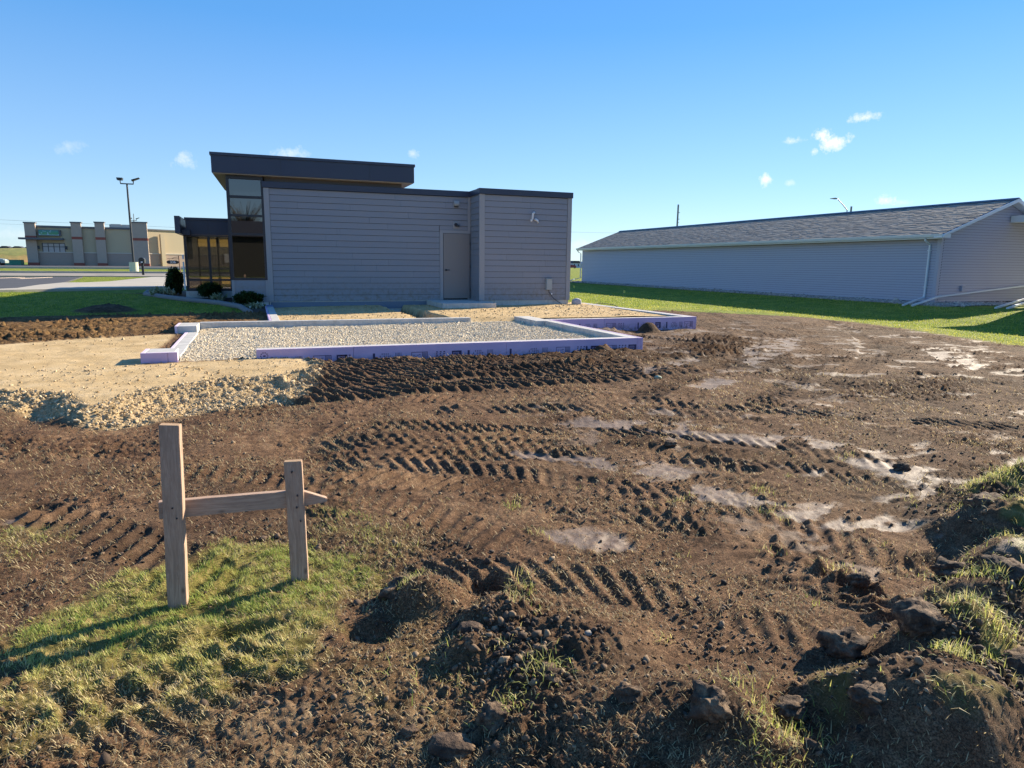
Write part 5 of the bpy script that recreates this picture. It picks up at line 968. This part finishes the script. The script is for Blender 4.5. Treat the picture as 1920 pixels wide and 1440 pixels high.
# ---------------------------------------------------------------- batter board stakes in the foreground
WS = empty('batter_board', (-.1, 3.28, -.42), 'two weathered wooden stakes joined by a pointed crosspiece standing in the grass', 'wooden stake')
def plank(name, w, t, L, loc, rot, tipped=None, extra=0):
    """upright 2x4: width along local X, thickness along local Y, length along local Z"""
    bm = bmesh.new(); n = 14
    pr = np.random.default_rng(int(L*1000)); prof = []
    rings = []
    for i in range(n+1):
        z = L*i/n; w0 = w/2+pr.normal(0, .0006); w1 = w/2+pr.normal(0, .0006); ww = 1.
        pts = [(-w0, -t/2), (w1, -t/2), (w1, t/2), (-w0, t/2)]
        if tipped and z > L-tipped:
            s = (z-(L-tipped))/tipped; pts = [(-w0+(w*.62)*s, -t/2), (w1-(w*.16)*s, -t/2), (w1-(w*.16)*s, t/2), (-w0+(w*.62)*s, t/2)]
        rings.append([bm.verts.new((a, b, z)) for a, b in pts])
    for a, b in zip(rings[:-1], rings[1:]):
        for k in range(4): bm.faces.new((a[k], a[(k+1) % 4], b[(k+1) % 4], b[k]))
    bm.faces.new(rings[0][::-1]); top = bm.faces.new(rings[-1])
    bm.normal_update(); eds = [e for e in bm.edges if not all(abs(v.co.z) < 1e-6 for v in e.verts) and e.calc_face_angle(0) > .8]
    bmesh.ops.bevel(bm, geom=eds, offset=.0022, segments=2, affect='EDGES'); bmesh.ops.recalc_face_normals(bm, faces=bm.faces)
    me = bpy.data.meshes.new(name); bm.to_mesh(me); bm.free(); me.materials.append(wood_m); me.materials.append(endwood_m)
    for p in me.polygons:
        if p.normal.z > .95 and p.center.z > L-.01: p.material_index = 1
    o = bpy.data.objects.new(name, me); link(o); o.location = loc; o.rotation_euler = rot; return under(o, WS)
R_ = math.radians
z1 = gz(-.40, 3.30); z2 = gz(.148, 3.325)
s1_ = plank('post', .086, .038, .44+.62, (-.408, 3.318, -.62), (R_(2.6), R_(2.6), R_(-13)))
s2_ = plank('post', .082, .038, .21+.62, (.150, 3.325, -.62), (R_(1.2), R_(-.6), R_(-9)))
cr_ = plank('crosspiece', .082, .036, .745, (-.452, 3.332, .026), (R_(0), R_(91.2), 0), tipped=.13)
nl = MB()
for (x, y, z) in [(-.39, 3.262, .05), (-.375, 3.262, .0), (.150, 3.284, .04), (.16, 3.286, -.09), (.145, 3.286, -.02), (.13, 3.282, .16)]: nl.tube([(x, y+.012, z), (x, y-.0035, z)], .0042, 8)
bd(nl, 'nail_heads', frame_m, WS)
# ---------------------------------------------------------------- big clods, boulder, flags, litter
bigclod_m = M('clod_big'); t = bigclod_m.noise(14, 6, .7); c = bigclod_m.ramp(t, [(.32, (.025, .016, .011)), (.5, (.09, .056, .035)), (.64, (.26, .175, .105))]); bigclod_m.color(c).rough(.95); g2 = bigclod_m.noise(90, 5, .7); b1_ = bigclod_m.bump(bigclod_m.noise(30, 5, .65), .9, .02); bigclod_m.bump(g2, .8, .006, b1_); bigclod_m = bigclod_m.m
def lump_mesh(seed, sx, sy, sz, sub=4, rough=.22, block=0):
    bm = bmesh.new(); bmesh.ops.create_icosphere(bm, subdivisions=sub, radius=1); v = np.array([p.co[:] for p in bm.verts]); f = np.array([[q.index for q in fc.verts] for fc in bm.faces]); bm.free()
    a = v[:, 0]*1.3+seed*3.1; b = v[:, 1]*1.3+v[:, 2]*1.1; c_ = v[:, 2]*1.4+v[:, 0]*.9
    r = 1+rough*(fbm(a, b, 1.0, 2, seed)+fbm(b, c_+7, 1.0, 2, seed+5)*.8)+rough*.55*(.45-worley(a+c_, b-c_*.6, 2.6, seed)).clip(0)*2+rough*.3*(fbm(a*1.1+c_, b-a, 5.5, 3, seed+9)+.8*fbm(a+c_*.7, b+c_, 14, 2, seed+19))
    if block:
        m_ = np.abs(v).max(1); r = r*(1-block+block/np.maximum(m_, .6)*.8)
    return v*r[:, None]*np.array([sx, sy, sz]), f
def clod(name, x, y, s, label, cat='dirt clod', seed=0, rot=0., mat=None, sink=.42, rough=.4, block=.25, group=None, sub=4):
    v, f = lump_mesh(seed, *s, sub=sub, rough=rough, block=block); ca, sa = math.cos(rot), math.sin(rot); v = np.stack([v[:,0]*ca-v[:,1]*sa, v[:,0]*sa+v[:,1]*ca, v[:,2]], 1)
    o = np_mesh(name, v, f, mat or bigclod_m, None, True); o.location = (x, y, gz(x, y)+s[2]*(1-2*sink)); return tag(o, label, cat, group)
clod('dirt_clod', 2.19, 1.90, (.095,.085,.075), 'big blocky clod of soil casting a wide shadow, right of the foreground', seed=3, rot=.4, block=.5)
clod('dirt_clod', 2.75, 2.33, (.045,.04,.034), 'lone round dark clod on smooth ground above the big blocky clod', seed=5)
clod('dirt_clod', 2.50, 1.80, (.10,.085,.065), 'dark clod in shade beside the big blocky clod', seed=8, rot=1)
clod('dirt_clod', .78, 2.50, (.058,.042,.030), 'smooth flat brown lump at the left edge of the loose soil mound', seed=11, rot=-.3, rough=.15)
clod('dirt_clod', .735, 2.38, (.022,.018,.028), 'small upright lump just below the smooth flat one', seed=12)
clod('dirt_clod', .53, 1.915, (.075,.05,.035), 'long pale clay lump at the bottom edge, left of the grassy sod', seed=14, rot=-.25, rough=.2)
clod('dirt_clod', .70, 1.97, (.062,.055,.045), 'dark sod lump with grass on its right side, bottom centre', seed=16)
clod('dirt_clod', 1.33, 1.64, (.062,.058,.06), 'tall rounded clod standing alone at the bottom edge, right of centre', seed=18)
clod('dirt_clod', .58, 2.99, (.085,.065,.06), 'turned sod clump at the right tip of the green grass', seed=20, rot=.5)
clod('dirt_clod', 4.75, 3.75, (.06,.05,.045), 'dark clod at the far end of the long pale wet streak', seed=22)
clod('dirt_clod', 3.37, 2.30, (.10,.08,.05), 'low grassy-topped clod left of the large mounds at the right edge', seed=24)
clod('dirt_clod', 4.20, 2.70, (.17,.13,.10), 'largest dark soil mound at the right edge of the picture', seed=26, rot=.3)
clod('dirt_clod', 3.25, 1.95, (.11,.095,.07), 'grass tufted mound at the right, below the largest dark mound', seed=28)
clod('dirt_clod', 1.75, 1.72, (.08,.05,.035), 'broad flat clod in front of the big blocky clod', seed=30)
clod('dirt_clod', 2.72, 1.55, (.10,.08,.06), 'rounded clod in the bottom right corner', seed=32)
clod('dirt_clod', 3.43, 5.0, (.06,.04,.028), 'small dark clod between two lugged tyre tracks in mid field', seed=34)
clod('dirt_clod', .95, 2.07, (.05,.045,.03), 'small sod with a green grass tuft near the bottom centre', seed=36)
clod('dirt_clod', 1.12, 1.80, (.045,.04,.035), 'crumbly clod at the foot of the loose soil mound', seed=38)
clod('dirt_clod', 1.9, 1.50, (.07,.06,.04), 'brown clod near the bottom edge below the broad flat clod', seed=40)
clod('dirt_clod', .42, 2.03, (.03,.025,.02), 'small pale clay lump left of the long pale clay lump', seed=42)
stn_m = paint('pale_stone', (.36, .30, .23), .8, .12, 20, 80)
clod('stone', 1.19, 2.23, (.017,.014,.012), 'small pale stone on the smooth dark soil mound', 'stone', 50, mat=stn_m, sub=3, rough=.12, sink=.2)
clod('litter', 5.26, 8.05, (.045,.035,.03), 'pale green scrap of litter in the tracked mud', 'litter', 51, mat=paint('pale_litter', (.30, .38, .28), .6, .1), sub=3, rough=.35, sink=.15)
bl = clod('boulder', 10.28, 20.9, (.17,.15,.15), 'rounded white-grey boulder at the right corner of the office wall', 'boulder', 52, mat=paint('granite', (.42, .40, .42), .8, .15, 10, 60), rough=.12, sink=.2); bl.location.z = -.10
flag_m = paint('yellow_flag', (.80, .68, .12), .6, .05)
for x, y, lab in [(21.9, 37.9, 'small yellow survey flag on the lawn edge in front of the long wall'), (22.6, 46.6, 'small yellow survey flag beside the far office corner')]:
    zg = float(zb(x, y)); e = empty('survey_flag', (x, y, zg), lab, 'survey flag'); bd(MB().tube([(x, y, zg-.05), (x+.01, y, zg+.30)], .006, 6), 'wire', steel_m, e)
    bd(MB().add([(x+.01, y, zg+.30), (x+.17, y+.02, zg+.24), (x+.15, y-.01, zg+.08), (x+.01, y, zg+.12), (x+.012, y+.004, zg+.30), (x+.172, y+.024, zg+.24), (x+.152, y-.006, zg+.08), (x+.012, y+.004, zg+.12)], [(0,1,2,3), (7,6,5,4), (0,4,5,1), (1,5,6,2), (2,6,7,3), (3,7,4,0)]), 'flag', flag_m, e)
hz = [(11.2, 21.9, -.45), (11.6, 22.6, -.33), (12.3, 23.1, -.26), (13.0, 23.2, -.33), (13.2, 23.1, -.45)]
tag(MB().tube(hz, .012, 6).build('cable_loop', frame_m), 'thin dark cable looping over the sunny grass by the boulder', 'cable')
# tufts on the sods
for (x, y, n, L) in [(.74, 1.99, 90, .05), (.93, 2.1, 110, .07), (4.25, 2.72, 300, .07), (3.25, 1.97, 500, .09), (4.75, 3.05, 500, .08), (3.4, 2.3, 200, .05), (2.75, 1.75, 350, .08), (1.62, 1.62, 200, .06), (5.2, 3.0, 400, .08), (.6, 2.98, 150, .05), (2.35, 1.55, 160, .07), (1.45, 1.52, 40, .08)]:
    q = rng.normal(0, 1, (n, 2))*np.array([.055 if n < 200 else .12, .045 if n < 200 else .08]); xx = x+q[:, 0]; yy = y+q[:, 1]; zz_ = ground(xx, yy)[0]
    tag(blades('grass', xx, yy, zz_+(.02 if n < 200 else .01), rng.uniform(.4, 1.1, n)*L*.75, rng.uniform(.0012, .0022, n), rng.uniform(.3, 1.5, n), rng.uniform(0, 6.28, n), np.clip(rng.normal(.45, .25, n), 0, 1), turf_m), kind='stuff')
